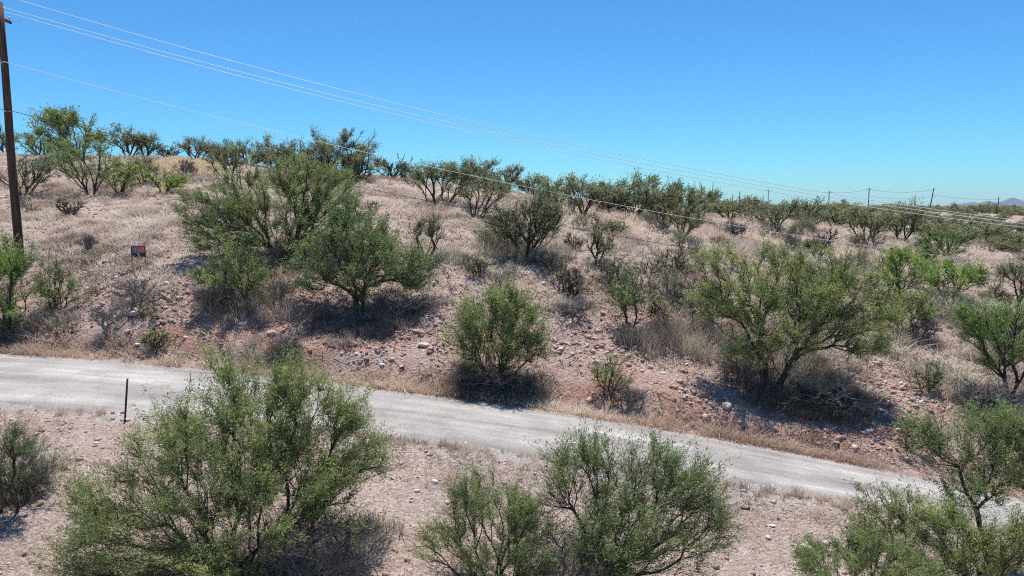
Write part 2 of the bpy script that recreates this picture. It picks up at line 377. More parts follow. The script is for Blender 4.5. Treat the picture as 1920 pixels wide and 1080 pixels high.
ul = road.data.uv_layers.new(name='UVMap'); ul.data.foreach_set('uv', UV[q.ravel()].astype(np.float32).ravel())

# ------------------------------------------------------------ trees
def unit(v): return v/(np.linalg.norm(v, axis=-1, keepdims=True)+1e-9)
def grow(rng, ells, ntips, alpha=0.6, seg=0.25, wig=0.10, tipr=0.006, expo=0.46, rmax=0.16, up=0.2, stems=3):
    """skeleton that reaches ntips points inside the ellipsoids; returns paths [(pts, radii)] and tip info"""
    e = np.array(ells, float); w = e[:, 3]*e[:, 5]; w = w/w.sum()
    k = rng.choice(len(e), ntips, p=w)
    d = unit(rng.normal(size=(ntips, 3))); r = rng.random(ntips)**0.36
    tips = e[k, :3] + d*r[:, None]*e[k, 3:6]
    tips[:, 2] = np.maximum(tips[:, 2], 0.12+0.3*rng.random(ntips))
    order = np.argsort(np.linalg.norm(tips, axis=1)*(0.75+0.5*rng.random(ntips)))
    cap = ntips*40; pos = np.zeros((cap, 3)); pl = np.zeros(cap); par = np.full(cap, -1); dr = np.zeros((cap, 3)); dr[0] = (0, 0, 1)
    a0 = rng.random()*6.28
    for i_ in range(stems):
        a_ = a0+i_*6.28/stems; o_ = np.array([math.cos(a_), math.sin(a_), 0])
        pos[i_] = o_*rmax*1.5+np.array([0, 0, -0.15]); dr[i_] = unit(o_*1.1+np.array([0, 0, 1.]))
    m = stems; nst = stems; paths = []
    for t in order:
        p = tips[t]; df = p-pos[:m]; dist = np.linalg.norm(df, axis=1)
        al = (df*dr[:m]).sum(1)/(dist+1e-6)
        cost = dist*(1.25-0.35*al) + alpha*pl[:m] + 0.7*np.maximum(0, pos[:m, 2]-p[2]) 
        s = int(np.argmin(cost)); L = dist[s]; ns = max(2, int(math.ceil(L/seg)))
        ns = min(ns, 36)
        P0 = pos[s]; P1 = P0 + (dr[s]*0.4 + np.array([0, 0, up]))*L*0.6 + rng.normal(size=3)*L*0.06
        u = np.linspace(0, 1, ns+1)[1:, None]
        pts = (1-u)**2*P0 + 2*u*(1-u)*P1 + u*u*p
        j = rng.normal(size=(ns, 3))*wig*min(seg, L/ns)*1.6; j = np.cumsum(j, 0)*np.sin(u*np.pi)**0.6
        pts = pts+j; pts[:, 2] = np.maximum(pts[:, 2], 0.05)
        idx = np.arange(m, m+ns); prev = np.concatenate([[s], idx[:-1]])
        if m+ns >= cap: break
        pos[idx] = pts; par[idx] = prev; dd = pts-pos[prev]; ln = np.linalg.norm(dd, axis=1); dr[idx] = dd/(ln[:, None]+1e-9)
        pl[idx] = pl[s]+np.cumsum(ln); m += ns; paths.append((s, idx))
    cnt = np.zeros(m)
    for s, idx in paths: cnt[idx[-1]] += 1
    for i in range(m-1, nst-1, -1): cnt[par[i]] += cnt[i]
    rad = np.minimum(tipr*cnt**expo, rmax)
    out = [(pos[np.concatenate([[s], idx])], np.concatenate([[min(rad[s], rad[idx[0]]*1.25)], rad[idx]])) for s, idx in paths]
    return out, pos[:m], dr[:m]
def build_plant(name, rng, ells, ntips, loc, nleaf, leaf, twigs=5, twl=0.35, dead=0.15, lmat=None, wood=None, tipr=0.006, rz=0.0, spread=1.0, **kw):
    """one tree: trunk (all wood) and crown (leaves)"""
    root = empty(name, loc, rz)
    paths, _, _ = grow(rng, ells, ntips, tipr=tipr, **kw)
    vs, qs, nn = [], [], 0
    for pts, rad in paths:
        k = 7 if rad[0] > 0.05 else (5 if rad[0] > 0.02 else 3)
        v, q = tube_arr(pts, rad, k); vs.append(v); qs.append(q+nn); nn += len(v)
    # twigs from the outer part of each path
    S, D = [], []; G = []
    for pi, (pts, rad) in enumerate(paths):
        if len(pts) < 3: continue
        nt_ = rng.poisson(twigs)+1; a = 0.35+0.65*rng.random(nt_)**0.7; f = a*(len(pts)-1); i0 = np.minimum(f.astype(int), len(pts)-2); fr = (f-i0)[:, None]
        S.append(pts[i0]*(1-fr)+pts[i0+1]*fr); D.append(unit(unit(pts[i0+1]-pts[i0])*0.45 + unit(pts[i0]-np.array([0, 0, 0.2]))*0.45 + rng.normal(size=(nt_, 3))*0.42 + np.array([0, 0, 0.3])))
        G.append(np.full(nt_, pi))
    S = np.concatenate(S); D = np.concatenate(D); G = np.concatenate(G); Lt = twl*(0.3+0.6*rng.random(len(S))+1.1*rng.random(len(S))**5)
    E = S + D*Lt[:, None] + np.array([0, 0, -0.08])*Lt[:, None]
    side = unit(np.cross(D, rng.normal(size=D.shape)))*(tipr*0.75)
    tv = np.stack([S-side, S+side, E], 1).reshape(-1, 3); tf = np.arange(len(tv)).reshape(-1, 3)+nn
    vs.append(tv)
    mesh_obj('trunk', np.concatenate(vs), [np.concatenate(qs), tf], wood or M_BARK, root)
    if nleaf > 0:
        npth = len(paths); alive = rng.random(npth) > dead; ptint = rng.normal(0, 0.13, npth); pw_ = np.exp(rng.normal(0, 0.75, npth))
        ok = alive[G]; S, E, D, G, Lt = S[ok], E[ok], D[ok], G[ok], Lt[ok]
        if len(S):
            wk = pw_[G]*Lt; k = rng.choice(len(S), nleaf, p=wk/wk.sum()); u = rng.random(nleaf)**0.8
            p = S[k]*(1-u[:, None]) + E[k]*u[:, None] + rng.normal(size=(nleaf, 3))*leaf[0]*0.45*spread
            d = unit(D[k]*0.75 + rng.normal(size=(nleaf, 3))*0.52 + np.array([0, 0, -0.05]))
            w = unit(np.cross(d, rng.normal(size=(nleaf, 3))))
            L = leaf[0]*(0.6+0.8*rng.random(nleaf))[:, None]; wd = leaf[1]*(0.7+0.6*rng.random(nleaf))[:, None]
            v = np.stack([p, p+d*L*0.45+w*wd*0.5, p+d*L, p+d*L*0.45-w*wd*0.5], 1).reshape(-1, 3)
            v[:, 2] = np.maximum(v[:, 2], -0.3)
            tint = np.clip(0.45 + ptint[G[k]] + rng.normal(0, 0.17, nleaf), 0, 1)
            mesh_obj('crown', v, np.arange(4*nleaf).reshape(-1, 4), lmat or M_LEAF, root, tint=tint)
    return root

def lobes(rng, w, h0, h1, dep, nl, cx=0.0):
    """an uneven crown: one flat main body and smaller lobes round its top and sides"""
    hc = (h0+h1)/2; hh = (h1-h0)/2
    L = [(cx, 0, hc-hh*0.25, w*0.47, dep*0.42, hh*0.72)]
    for i in range(nl):
        a = rng.random()*2*np.pi; t = rng.random()
        x = cx + math.cos(a)*w*0.30*(0.5+0.7*rng.random()); y = math.sin(a)*dep*0.3
        z = hc + hh*(rng.random()*1.5-0.85)
        s = 0.16+0.14*rng.random()
        x = np.clip(x, cx-w*(0.5-s), cx+w*(0.5-s)); z = min(z, h1-hh*s*1.6)
        L.append((x, y, z, w*s, dep*s, hh*s*1.7))
    return L

GRP = 'mesquite trees on the slope'
COUNT = {'leaf': 0}
def tree(label, bx, by, l, r, t, lo=None, style='green', nl=7, ells=None, name='mesquite_tree', cat='tree', group=None, dens=1.0, seed=None, dep=None, tips=None, alpha=0.6, Yfix=None):
    """bx,by: where its base stands in the photo; l,r,t,lo: crown extent.  Converted to metres at the base."""
    g = hit(bx, by) if Yfix is None else None
    if Yfix is not None:
        p = world_pt(bx, by, Yfix); g = np.array([p[0], p[1], height(np.array([p[0]]), np.array([p[1]]))[0]])
        by = 540 - F*math.tan(math.atan2(g[2], g[1]) + PITCH)
    s = g[1]/F
    rng = np.random.default_rng(seed if seed is not None else int(bx*7+by*13))
    if by < 425 and ells is None and style != 'bare': m_ = (r-l)*(0.18+0.2*rng.random()); l -= m_; r += m_; t += (by-t)*(rng.random()*0.24-0.06)
    W_ = (r-l)*s; H = (by-t)*s
    if lo is None: lo = by-(by-t)*0.04
    h0 = max(0.1, (by-lo)*s); cx = ((l+r)/2-bx)*s; D_ = dep*s if dep else W_*0.85
    if ells is None: E = lobes(rng, W_, h0, H, D_, nl, cx)
    else: E = [((ex-bx)*s, (e[4] if len(e) > 4 else (rng.random()-0.5)*0.5*min(W_, 4)), (by-ey)*s, rx_*s, max(rx_*s*0.85, 0.3), ry_*s) for e in ells for (ex, ey, rx_, ry_) in [e[:4]]]
    px1024 = W_*(H-h0)/(g[1]/720.)**2*0.7
    st = {'green': (M_LEAF, 1.0, 0.10, 1.0), 'bright': (M_LEAFB, 1.1, 0.05, 1.0), 'dark': (M_LEAFD, 0.75, 0.22, 1.0), 'sparse': (M_LEAFD, 0.3, 0.5, 1.0), 'bare': (None, 0, 1, 1.0)}[style]
    pix = g[1]/720.
    vr = np.random.default_rng(int(bx*11+by)); kl = vr.uniform(0.82, 1.25); kd = vr.uniform(0.75, 1.2)
    LL = kl*max(0.058, min(0.22, 2.4*pix)); LW = kl*max(0.0105, min(0.085, 0.62*pix))
    nleaf = int(px1024*3.0*kd/kl**2*dens*st[1]*(1.0 if g[1] > 20 else 1.45)); nleaf = min(max(nleaf, 60 if st[1] else 0), 340000)
    if st[1] == 0: nleaf = 0
    nt_ = tips or int(np.clip(60+px1024*0.018, 70, 520)*(1.1 if style in ('sparse', 'bare', 'dark') else 1))
    tr = max(0.0052, 0.21*pix)
    o = build_plant(name, rng, E, nt_, tuple(g), nleaf, (LL, LW), twigs=9, twl=min(0.6, 0.14*H+0.12), stems=int(rng.integers(2, 5)) if by > 425 else int(rng.integers(4, 7)), dead=min(1, st[2]*vr.uniform(0.7, 2.2)), lmat=st[0],
        wood=M_TWIG if style == 'bare' and name == 'dead_shrub' else M_BARK, tipr=tr, rmax=0.035*H+0.03, alpha=alpha, seg=max(0.12, min(0.3, H*0.07)))
    tag(o, label, cat, group); COUNT['leaf'] += nleaf
    return o

exec_specs = []
T = tree
# --- foreground
T('largest green mesquite in the foreground, spilling over the near road edge', 470, 1085, 145, 755, 640, seed=3, tips=680, dens=1.25, Yfix=13.4, ells=[
  (432,705,45,62,.3),(395,770,70,60,-.4),(480,770,80,75,.6),(590,745,75,55,.2),(540,710,40,45,.4),(650,770,35,40,.2),(285,850,70,60,-.2),(440,860,120,90,-.7),(500,820,110,70,.1),(560,910,100,70,-.3),(600,860,120,80,.2),(700,850,50,55,0),
  (215,930,75,60,-.5),(330,960,110,70,-.9),(480,960,110,80,-1.0),(640,930,80,60,-.6),(230,1000,70,50,-.8),(420,1040,120,50,-1.1),(360,820,60,50,.3)])
T('grey green mesquite cut by the left edge beside the near shoulder', 25, 960, -90, 115, 755, 960, 'dark', seed=5, dens=1.3)
T('small pale mesquite between the two largest foreground trees', 925, 1120, 780, 1010, 850, 1080, 'green', seed=6, Yfix=13.3, dens=1.15, tips=260, ells=[(1020,960,40,45),(985,1010,55,50),(1000,1060,50,30),(905,900,55,45),(870,960,50,60),(950,950,55,50),(830,1030,60,50),(930,1040,70,50)])
T('broad foreground mesquite with dark trunks at the bottom centre', 1125, 1105, 985, 1375, 812, seed=8, tips=460, Yfix=13.6, dens=0.9, ells=[
  (1065,860,65,45,.2),(1030,900,50,40,-.2),(1120,850,50,40,.2),(1215,865,70,45,.3),(1290,895,65,50,.1),(1180,930,90,60,0),(1280,970,85,60,-.2),(1130,990,80,60,-.5),(1220,1040,110,45,-.6),(1335,930,35,50,0)])
T('feathery light mesquite at the near road edge left of the leaning tree', 1690, 1035, 1575, 1750, 912, 1030, seed=9, dens=0.7, ells=[(1655,950,60,35),(1620,975,45,30),(1700,960,35,45),(1650,1000,60,30)])
T('thin trunked mesquite rising over the road at the right edge', 1868, 1075, 1690, 2010, 745, seed=12, tips=330, dens=0.6, alpha=0.3, ells=[
  (1860,800,75,45,.2),(1780,830,70,35,0),(1905,850,75,60,.3),(1960,800,70,50,0),(1830,860,60,40,-.3),(1730,800,45,30,.1),(1960,900,50,50,0),(1790,900,60,30,-.4)])
T('low green mesquite scrub around the leaning trunk at bottom right', 1830, 1120, 1720, 1960, 945, seed=14, Yfix=13.8, dens=0.85, ells=[(1790,985,60,40),(1880,990,60,45),(1760,1050,70,45),(1850,1060,80,45),(1930,1000,50,50)])
T('low green mesquite bush at the bottom edge right of centre', 1600, 1120, 1480, 1730, 1015, None, 'green', seed=15, Yfix=13.6, dens=0.9, ells=[(1560,1055,70,35),(1640,1045,70,35),(1700,1060,50,35),(1520,1075,50,25)])
# --- middle
T('biggest dark green mesquite clump on the left hillside', 535, 475, 345, 690, 285, seed=21, tips=520, dens=1.7, ells=[
  (540,325,50,38,.8),(480,355,75,40,0),(600,345,70,40,.5),(420,400,75,45,-.5),(520,400,100,55,0),(620,380,60,40,.3),(390,440,45,40,-.8),(460,450,70,35,-.8),(560,440,70,30,-.2),(650,400,40,40,0)])
T('ragged mesquite just downhill of the biggest hillside clump', 445, 560, 375, 525, 438, None, seed=22, dens=1.15, ells=[(455,470,50,30),(415,510,40,35),(480,510,40,30),(440,535,50,28),(410,545,35,20)])
T('spreading mesquite with low black limbs on the rubble bank', 675, 572, 552, 808, 368, seed=23, tips=420, dens=1.35, alpha=0.35, ells=[
  (650,405,35,35,.2),(680,450,70,45,.2),(610,480,55,45,0),(720,490,75,45,0),(660,510,90,35,-.3),(770,515,38,30,0),(590,525,38,25,-.4),(780,540,30,18,0)])
T('round mesquite alone on the bank above the far road edge', 925, 722, 832, 1030, 535, seed=24, tips=300, dens=1.5, ells=[
  (950,570,40,32,0),(905,600,50,38,0),(965,610,58,42,0),(880,645,45,32,-.2),(930,660,75,36,-.2),(990,660,40,35,0)])
T('widest mesquite on the right bank with dark trunks and drooping limbs', 1452, 722, 1290, 1695, 458, seed=25, tips=560, dens=1.35, alpha=0.5, ells=[
  (1430,500,75,40,.5),(1350,500,55,35,.5),(1520,500,85,40,.6),(1390,560,75,45,0),(1490,560,95,50,0),(1590,560,80,50,.3),(1560,610,80,40,-.2),(1640,610,55,45,.2),(1460,620,80,35,-.5),(1620,650,50,25,-.3),(1340,590,40,30,-.2),(1400,640,55,30,-.6),(1330,540,45,40,.1),(1440,660,60,25,-.7),(1560,560,70,50,.5)])
T('pale young mesquite on the red rubble above the road', 1140, 745, 1098, 1200, 672, 740, 'green', seed=26, dens=0.6, name='mesquite_bush')
T('slender twin stem mesquite on the slope right of centre', 1185, 612, 1132, 1226, 512, 580, 'green', seed=27, dens=0.75, nl=5)
T('thin little mesquite beside the slender twin stem one', 1240, 615, 1212, 1262, 545, 600, 'dark', seed=28, nl=3)
T('young dark mesquite left of the widest tree trunk', 1305, 612, 1272, 1345, 535, 600, 'dark', seed=29, nl=4)
T('vase shaped sparse mesquite alone on the open slope', 795, 492, 752, 842, 403, 455, 'sparse', seed=30, dens=1.5)
T('dark mesquite with many trunks and grey grass at its foot', 985, 483, 900, 1064, 352, 450, 'dark', seed=31, dens=1.25, tips=330, nl=8)
T('leaning sparse mesquite right of the many trunked one', 1108, 497, 1090, 1162, 408, 480, 'dark', seed=32, dens=1.0)
T('fan shaped mesquite on the slope below the ridge', 896, 408, 856, 945, 318, 380, 'dark', seed=33, dens=1.3)
T('gnarled mesquite with twisting trunks under the power lines', 812, 383, 765, 850, 292, 355, 'dark', seed=34, dens=1.2)
T('leafy crown mesquite right beside the gnarled one', 838, 380, 822, 918, 292, 350, 'dark', seed=35, dens=1.5)
T('small umbrella mesquite with one dark trunk under the ridge', 1094, 408, 1058, 1138, 332, 385, 'dark', seed=36, dens=1.4)
T('tallest dense mesquite on the right half of the ridge', 1190, 402, 1122, 1255, 315, 385, 'dark', seed=37, dens=1.8, nl=9)
T('dense mesquite on the ridge right of the tallest one', 1282, 414, 1228, 1342, 340, 400, 'dark', seed=38, dens=1.8)
T('pale trunked mesquite on the grassy slope under the ridge', 1278, 450, 1240, 1340, 380, 435, 'dark', seed=39, dens=1.0)
T('low mesquite with black trunk where the ridge meets the plain', 1366, 412, 1325, 1405, 366, 402, 'dark', seed=40, dens=1.5)
T('low spreading mesquite nearest the plain right of the ridge', 1460, 432, 1412, 1500, 374, 425, 'dark', seed=41, dens=1.5)
T('flat topped mesquite behind the low spreading pair', 1510, 428, 1475, 1552, 376, 418, 'dark', seed=42, dens=1.6)
T('forked mesquite on pale grass with many bare limbs', 1630, 455, 1568, 1680, 390, 440, 'dark', seed=43, dens=1.1)
T('tall grey mesquite behind the forked one', 1690, 452, 1640, 1730, 378, 440, 'dark', seed=44, dens=1.2)
T('rounded green mesquite bush on the right slope', 1765, 482, 1712, 1812, 422, 478, 'green', seed=45, dens=1.1)
T('dark dense mesquite by the bare red patch at far right', 1850, 458, 1788, 1888, 415, 452, 'dark', seed=46, dens=1.9)
T('left of two bushy mesquites with black trunks on the right slope', 1680, 560, 1628, 1762, 468, 535, 'bright', seed=47, dens=1.6, nl=7)
T('right of two bushy mesquites with black trunks, leaning uphill', 1780, 560, 1715, 1852, 474, 540, 'bright', seed=48, dens=1.6, nl=7)
T('leafless topped mesquite at the right edge mid slope', 1898, 580, 1858, 1960, 476, 560, 'dark', seed=49, dens=1.2)
T('feathery mesquite behind the right end of the widest tree', 1700, 625, 1645, 1762, 538, 610, 'green', seed=50, dens=0.9)
T('bright green mesquite with thick leaning trunk at the right edge', 1885, 742, 1785, 1985, 560, seed=51, style='bright', tips=280, dens=1.0, ells=[
  (1815,590,32,28,0),(1850,610,35,30,.2),(1905,600,40,30,.3),(1870,650,50,35,0),(1930,650,45,40,0),(1850,680,35,22,-.3),(1810,625,25,25,0)])
T('pale feathery sapling on bare ground left of the bright tree', 1735, 735, 1700, 1772, 662, 728, 'green', seed=52, dens=0.5, name='mesquite_bush', nl=4)
T('green mesquite bush low at the left edge beyond the road', 15, 622, -60, 76, 455, 618, 'bright', seed=53, dens=1.1, nl=8)
T('pale bush between the power pole and the grey dead shrub', 105, 582, 68, 158, 484, 575, 'green', seed=54, dens=0.9)
T('light bush directly beside the foot of the power pole', 8, 505, -35, 40, 440, 500, 'green', seed=55, dens=0.8, name='mesquite_bush')
T('twin trunk green mesquite below the ridge at left', 172, 366, 112, 216, 268, 335, 'green', seed=56, dens=0.9)
T('thin dark stemmed mesquite next to the twin trunk one', 224, 364, 198, 256, 292, 350, 'green', seed=57, dens=0.8)
T('weedy small mesquite between the thin and the round one', 268, 346, 246, 292, 290, 335, 'dark', seed=58, dens=0.9)
T('small round bright mesquite below the golden grass', 306, 364, 278, 336, 303, 355, 'bright', seed=59, dens=0.9)
T('low wide mesquite behind the power pole', 46, 367, -5, 92, 296, 350, 'dark', seed=60, dens=1.0)
T('tiny bare bush on the open hillside right of the pole', 132, 404, 108, 158, 368, 400, 'sparse', seed=61, name='mesquite_bush', nl=3)
T('highest mesquite on the skyline at the left', 150, 296, 92, 205, 200, 285, 'green', seed=62, dens=1.5, nl=9)
T('dark skyline mesquite with see-through crown', 243, 294, 196, 270, 216, 275, 'dark', seed=63, dens=1.3)
T('small crooked skyline mesquite with bent trunk', 273, 294, 258, 296, 240, 280, 'dark', seed=64, dens=1.2, nl=4)
T('grey skyline mesquite cut by the left edge', 6, 290, -30, 22, 230, 280, 'dark', seed=65, dens=0.9)
T('low skyline bush left of the highest mesquite', 76, 290, 52, 112, 244, 288, 'green', seed=66, dens=1.1, name='mesquite_bush')
T('lone skyline mesquite above the golden grass', 368, 294, 338, 402, 247, 285, 'dark', seed=67, dens=1.4)
T('sparse faint skyline bush before the lone one', 318, 296, 295, 338, 268, 292, 'sparse', seed=68, dens=1.4, name='mesquite_bush', nl=3)
T('vase shaped mesquite left above the biggest clump', 436, 348, 404, 460, 270, 325, 'dark', seed=69, dens=1.1)
T('grey dense skyline mesquite behind the biggest clump', 470, 308, 425, 520, 254, 302, 'dark', seed=70, dens=1.7)
T('thin twiggy skyline mesquite above the biggest clump', 555, 316, 505, 590, 258, 312, 'dark', seed=71, dens=1.1)
T('spiky tallest skyline mesquite near the middle', 622, 334, 578, 672, 246, 325, 'dark', seed=72, dens=1.6)
T('dark mesquite leaning right beside the spiky one', 668, 336, 640, 708, 264, 325, 'dark', seed=73, dens=1.7)
T('bare branched skyline mesquite over pale grass', 733, 328, 702, 764, 278, 318, 'sparse', seed=74, dens=1.8)
T('tiny skyline mesquite with flat crown', 950, 354, 930, 974, 308, 338, 'dark', seed=75, dens=1.2, nl=4)
T('dark skyline mesquite right of the flat crowned one', 998, 356, 972, 1026, 305, 345, 'dark', seed=76, dens=1.6)
T('green shrubby mesquite under the dark skyline one', 1045, 382, 1010, 1070, 326, 372, 'dark', seed=77, dens=1.6)
T('low dark mesquite behind the leafy crown one', 905, 352, 868, 930, 300, 345, 'dark', seed=78, dens=1.5)
T('low mesquite filling the ridge gap left of the tallest one', 1135, 392, 1108, 1165, 345, 388, 'dark', seed=79, dens=1.5)
T('green topped mesquite poking above the ridge by the first far pole', 1318, 400, 1290, 1342, 344, 395, 'dark', seed=80, dens=1.5)
T('greenish bush in the grass left of the widest tree', 1160, 440, 1130, 1182, 408, 438, 'sparse', seed=81, dens=1.8, name='mesquite_bush', nl=4)
T('small bush on the slope under the tall grey mesquite', 1545, 470, 1515, 1575, 428, 465, 'sparse', seed=82, dens=1.5, name='mesquite_bush', nl=4)
T('small bush among tall grass above the widest tree', 1535, 490, 1500, 1570, 440, 480, 'dark', seed=83, dens=1.0, name='mesquite_bush', nl=4)
for lab, bx, by, l, r, t, st_ in [
  ('low skyline mesquite joining the vase shaped one', 412, 300, 388, 450, 262, 'dark'), ('dense low skyline mesquite left of the twiggy one', 515, 314, 488, 545, 256, 'dark'),
  ('dark low skyline mesquite between twiggy and spiky ones', 590, 330, 560, 622, 268, 'dark'), ('small skyline mesquite under the tallest spike', 645, 334, 622, 668, 280, 'dark'),
  ('pale bush at the foot of the leaning skyline mesquite', 660, 345, 632, 690, 308, 'sparse'), ('low skyline bush right of the bare branched one', 772, 340, 752, 796, 308, 'sparse'),
  ('dark shrubby mesquite tucked behind the fan shaped one', 872, 350, 850, 900, 305, 'dark'), ('bushy mesquite on the ridge between umbrella and tallest ones', 1118, 385, 1092, 1150, 338, 'dark'),
  ('dark mesquite just left of the tallest dense one', 1155, 392, 1130, 1185, 335, 'dark'), ('dark mesquite bridging the two dense ridge trees', 1232, 405, 1205, 1262, 345, 'dark'),
  ('grey limbed mesquite under the dense ridge pair', 1245, 432, 1215, 1275, 375, 'sparse'), ('small mesquite behind the black trunked one', 1342, 402, 1322, 1362, 362, 'dark'),
  ('low green mesquite behind the plain edge pair', 1405, 408, 1385, 1432, 368, 'dark'), ('low green mesquite between spreading pair and forked one', 1565, 425, 1540, 1595, 388, 'dark'),
  ('dark low mesquite behind the forked one', 1612, 430, 1590, 1640, 385, 'dark'), ('dark low mesquite right of the rounded bush', 1805, 455, 1780, 1832, 420, 'dark'),
  ('low dark mesquite at the far right edge', 1905, 470, 1880, 1945, 430, 'dark'), ('green low bush at the foot of the rounded bush', 1735, 490, 1715, 1760, 458, 'green'),
  ('brown grey bush between the centre trees under the ridge', 955, 425, 930, 975, 392, 'sparse'), ('grey brown bush right of the many trunked mesquite', 1075, 470, 1052, 1098, 432, 'sparse')]:
    T(lab, bx, by, l, r, t, None, st_, dens=1.3, seed=int(bx*3+t))
# --- small green roadside bushes
T('small green weed bush in the roadside grass at left', 290, 665, 262, 320, 612, 662, 'green', seed=90, dens=0.45, name='weed_bush', cat='bush', nl=4)
T('small green weed bush at the right rubble slope foot', 1700, 845, 1660, 1760, 790, 842, 'green', seed=91, dens=0.5, name='weed_bush', cat='bush', nl=4)
# --- dead shrubs
DG = 'leafless grey shrubs'
for lab, bx, by, l, r, t in [
  ('leafless grey shrub below the small sign', 255, 572, 212, 302, 505), ('leafless shrub just above the roadside grass at left', 200, 622, 172, 232, 578),
  ('twiggy grey shrub above the road behind the big foreground tree', 535, 668, 498, 570, 618), ('leafless brown shrub under the ragged hillside mesquite', 400, 580, 362, 440, 525),
  ('grey brush on the bank left of the spreading mesquite', 520, 560, 492, 556, 512), ('dead brush under the right side of the spreading mesquite', 790, 585, 740, 830, 548),
  ('bare grey shrub alone in the middle of the slope', 1068, 548, 1040, 1098, 502), ('low flat grey shrub near the slope centre', 1075, 592, 1038, 1112, 562),
  ('grey brush under the round bank mesquite', 930, 735, 850, 1010, 680), ('tangled dead brush under the widest mesquite', 1560, 775, 1470, 1640, 690),
  ('dead brush left of the widest mesquite trunk', 1395, 700, 1330, 1440, 630), ('dark dead brush under the bright right edge tree', 1830, 765, 1780, 1900, 705),
  ('grey shrub downhill of the feathery right mesquite', 1720, 640, 1690, 1760, 598), ('grey brush left of the small pale sapling', 1175, 765, 1150, 1215, 722),
  ('small dead shrub on the left hillside near the pole top grass', 165, 470, 140, 185, 440), ('leafless bush by the golden grass on the ridge', 345, 330, 322, 372, 302),
  ('bare bush on the slope right of the tiny skyline tree', 1480, 470, 1462, 1505, 438), ('skeletal shrub in pale grass under the ridge', 1380, 445, 1360, 1402, 415),
  ('dead shrub below the tall grey mesquite', 1730, 470, 1708, 1755, 445), ('grey dead twigs at the left edge by the near shoulder', 60, 930, 20, 105, 860)]:
    T(lab, bx, by, l, r, t, by-(by-t)*0.05, 'bare', name='dead_shrub', cat='shrub', group=DG, nl=5, tips=170, alpha=0.22, seed=int(bx+by))
T('tangle of grey dead branches under the largest foreground tree', 600, 1110, 500, 760, 930, None, 'bare', name='dead_shrub', cat='shrub', group=DG, tips=650, alpha=0.12, seed=101, Yfix=13.1, ells=[(590,990,80,60,-.4),(680,1010,70,60,-.2),(560,1050,80,40,-.6)])
T('grey dead branches at the foot of the broad foreground mesquite', 1060, 1110, 990, 1200, 980, None, 'bare', name='dead_shrub', cat='shrub', group=DG, tips=260, alpha=0.12, seed=102, Yfix=13.2)
print('trees', round(time.time()-T0, 1), COUNT)

# --- scrub on the plain and far slopes: five kinds copied
def scrub_proto(k):
    rng = np.random.default_rng(500+k); w = 4.2+k*0.5; h = 2.6+0.25*k
    E = lobes(rng, w, 0.5, h, w*0.9, 7)
    r_ = build_plant('scrub_tree', rng, E, 70, (0, 0, 0), 1500, (0.30, 0.17), twigs=4, twl=0.5, dead=0.1, lmat=M_LEAFD, tipr=0.016, spread=1.3)
    return r_
protos = [scrub_proto(k) for k in range(5)]
def copy_tree(o):
    c = o.copy(); col.objects.link(c)
    for ch in [x for x in bpy.data.objects if x.parent == o]:
        d = ch.copy(); col.objects.link(d); d.parent = c
    return c
kids = {p.name: [x for x in bpy.data.objects if x.parent == p] for p in protos}
def put_scrub(k, x, y, s, rz, sz=1.0, lab='', grp=''):
    p = protos[k]
    if not p.get('used'):
        o = p; p['used'] = 1
    else:
        o = p.copy(); col.objects.link(o)
        for ch in kids[p.name]:
            d = ch.copy(); col.objects.link(d); d.parent = o
    o.location = (x, y, ground(x, y)-0.05); o.rotation_euler = (0, 0, rz); o.scale = (s, s, s*sz)
    if 'used' in o and o is not p: del o['used']
    tag(o, lab, 'tree', grp)
rng = np.random.default_rng(77); nf = 0
LAB2 = 'one of the many dark green scrub trees in the band along the horizon'
LAB1 = 'one of the low scrub trees scattered over the right hand slopes beyond the ridge'
# nearer scatter, y 66..150, right of the ridge
tries = 0
while nf < 135 and tries < 5000:
    tries += 1
    y = 62+95*rng.random()**1.0; u = 0.22+0.52*rng.random(); x = u*y
    pxx = 960+F*u
    if y < 78 and pxx < 1400: continue
    if vnoise(np.array([x]), np.array([y]), 14, 3)[0] < -0.22: continue
    if 1560 < pxx < 1920 and 85 < y < 135 and rng.random() < 0.3: continue
    put_scrub(rng.integers(5), x, y, 0.35+0.45*rng.random(), rng.random()*6.28, 0.85, LAB1, 'scrub trees on the slopes beyond the ridge'); nf += 1
nb = 0
while nb < 190:
    y = 140+ 430*rng.random()**1.5; u = 0.2+0.56*rng.random(); x = u*y
    put_scrub(rng.integers(5), x, y, (0.45+0.4*rng.random())*(1+0.5*sstep(y, 250, 500)), rng.random()*6.28, 0.85, LAB2, 'scrub trees along the horizon'); nb += 1
for k, p in enumerate(protos):
    if 'used' in p: del p['used']
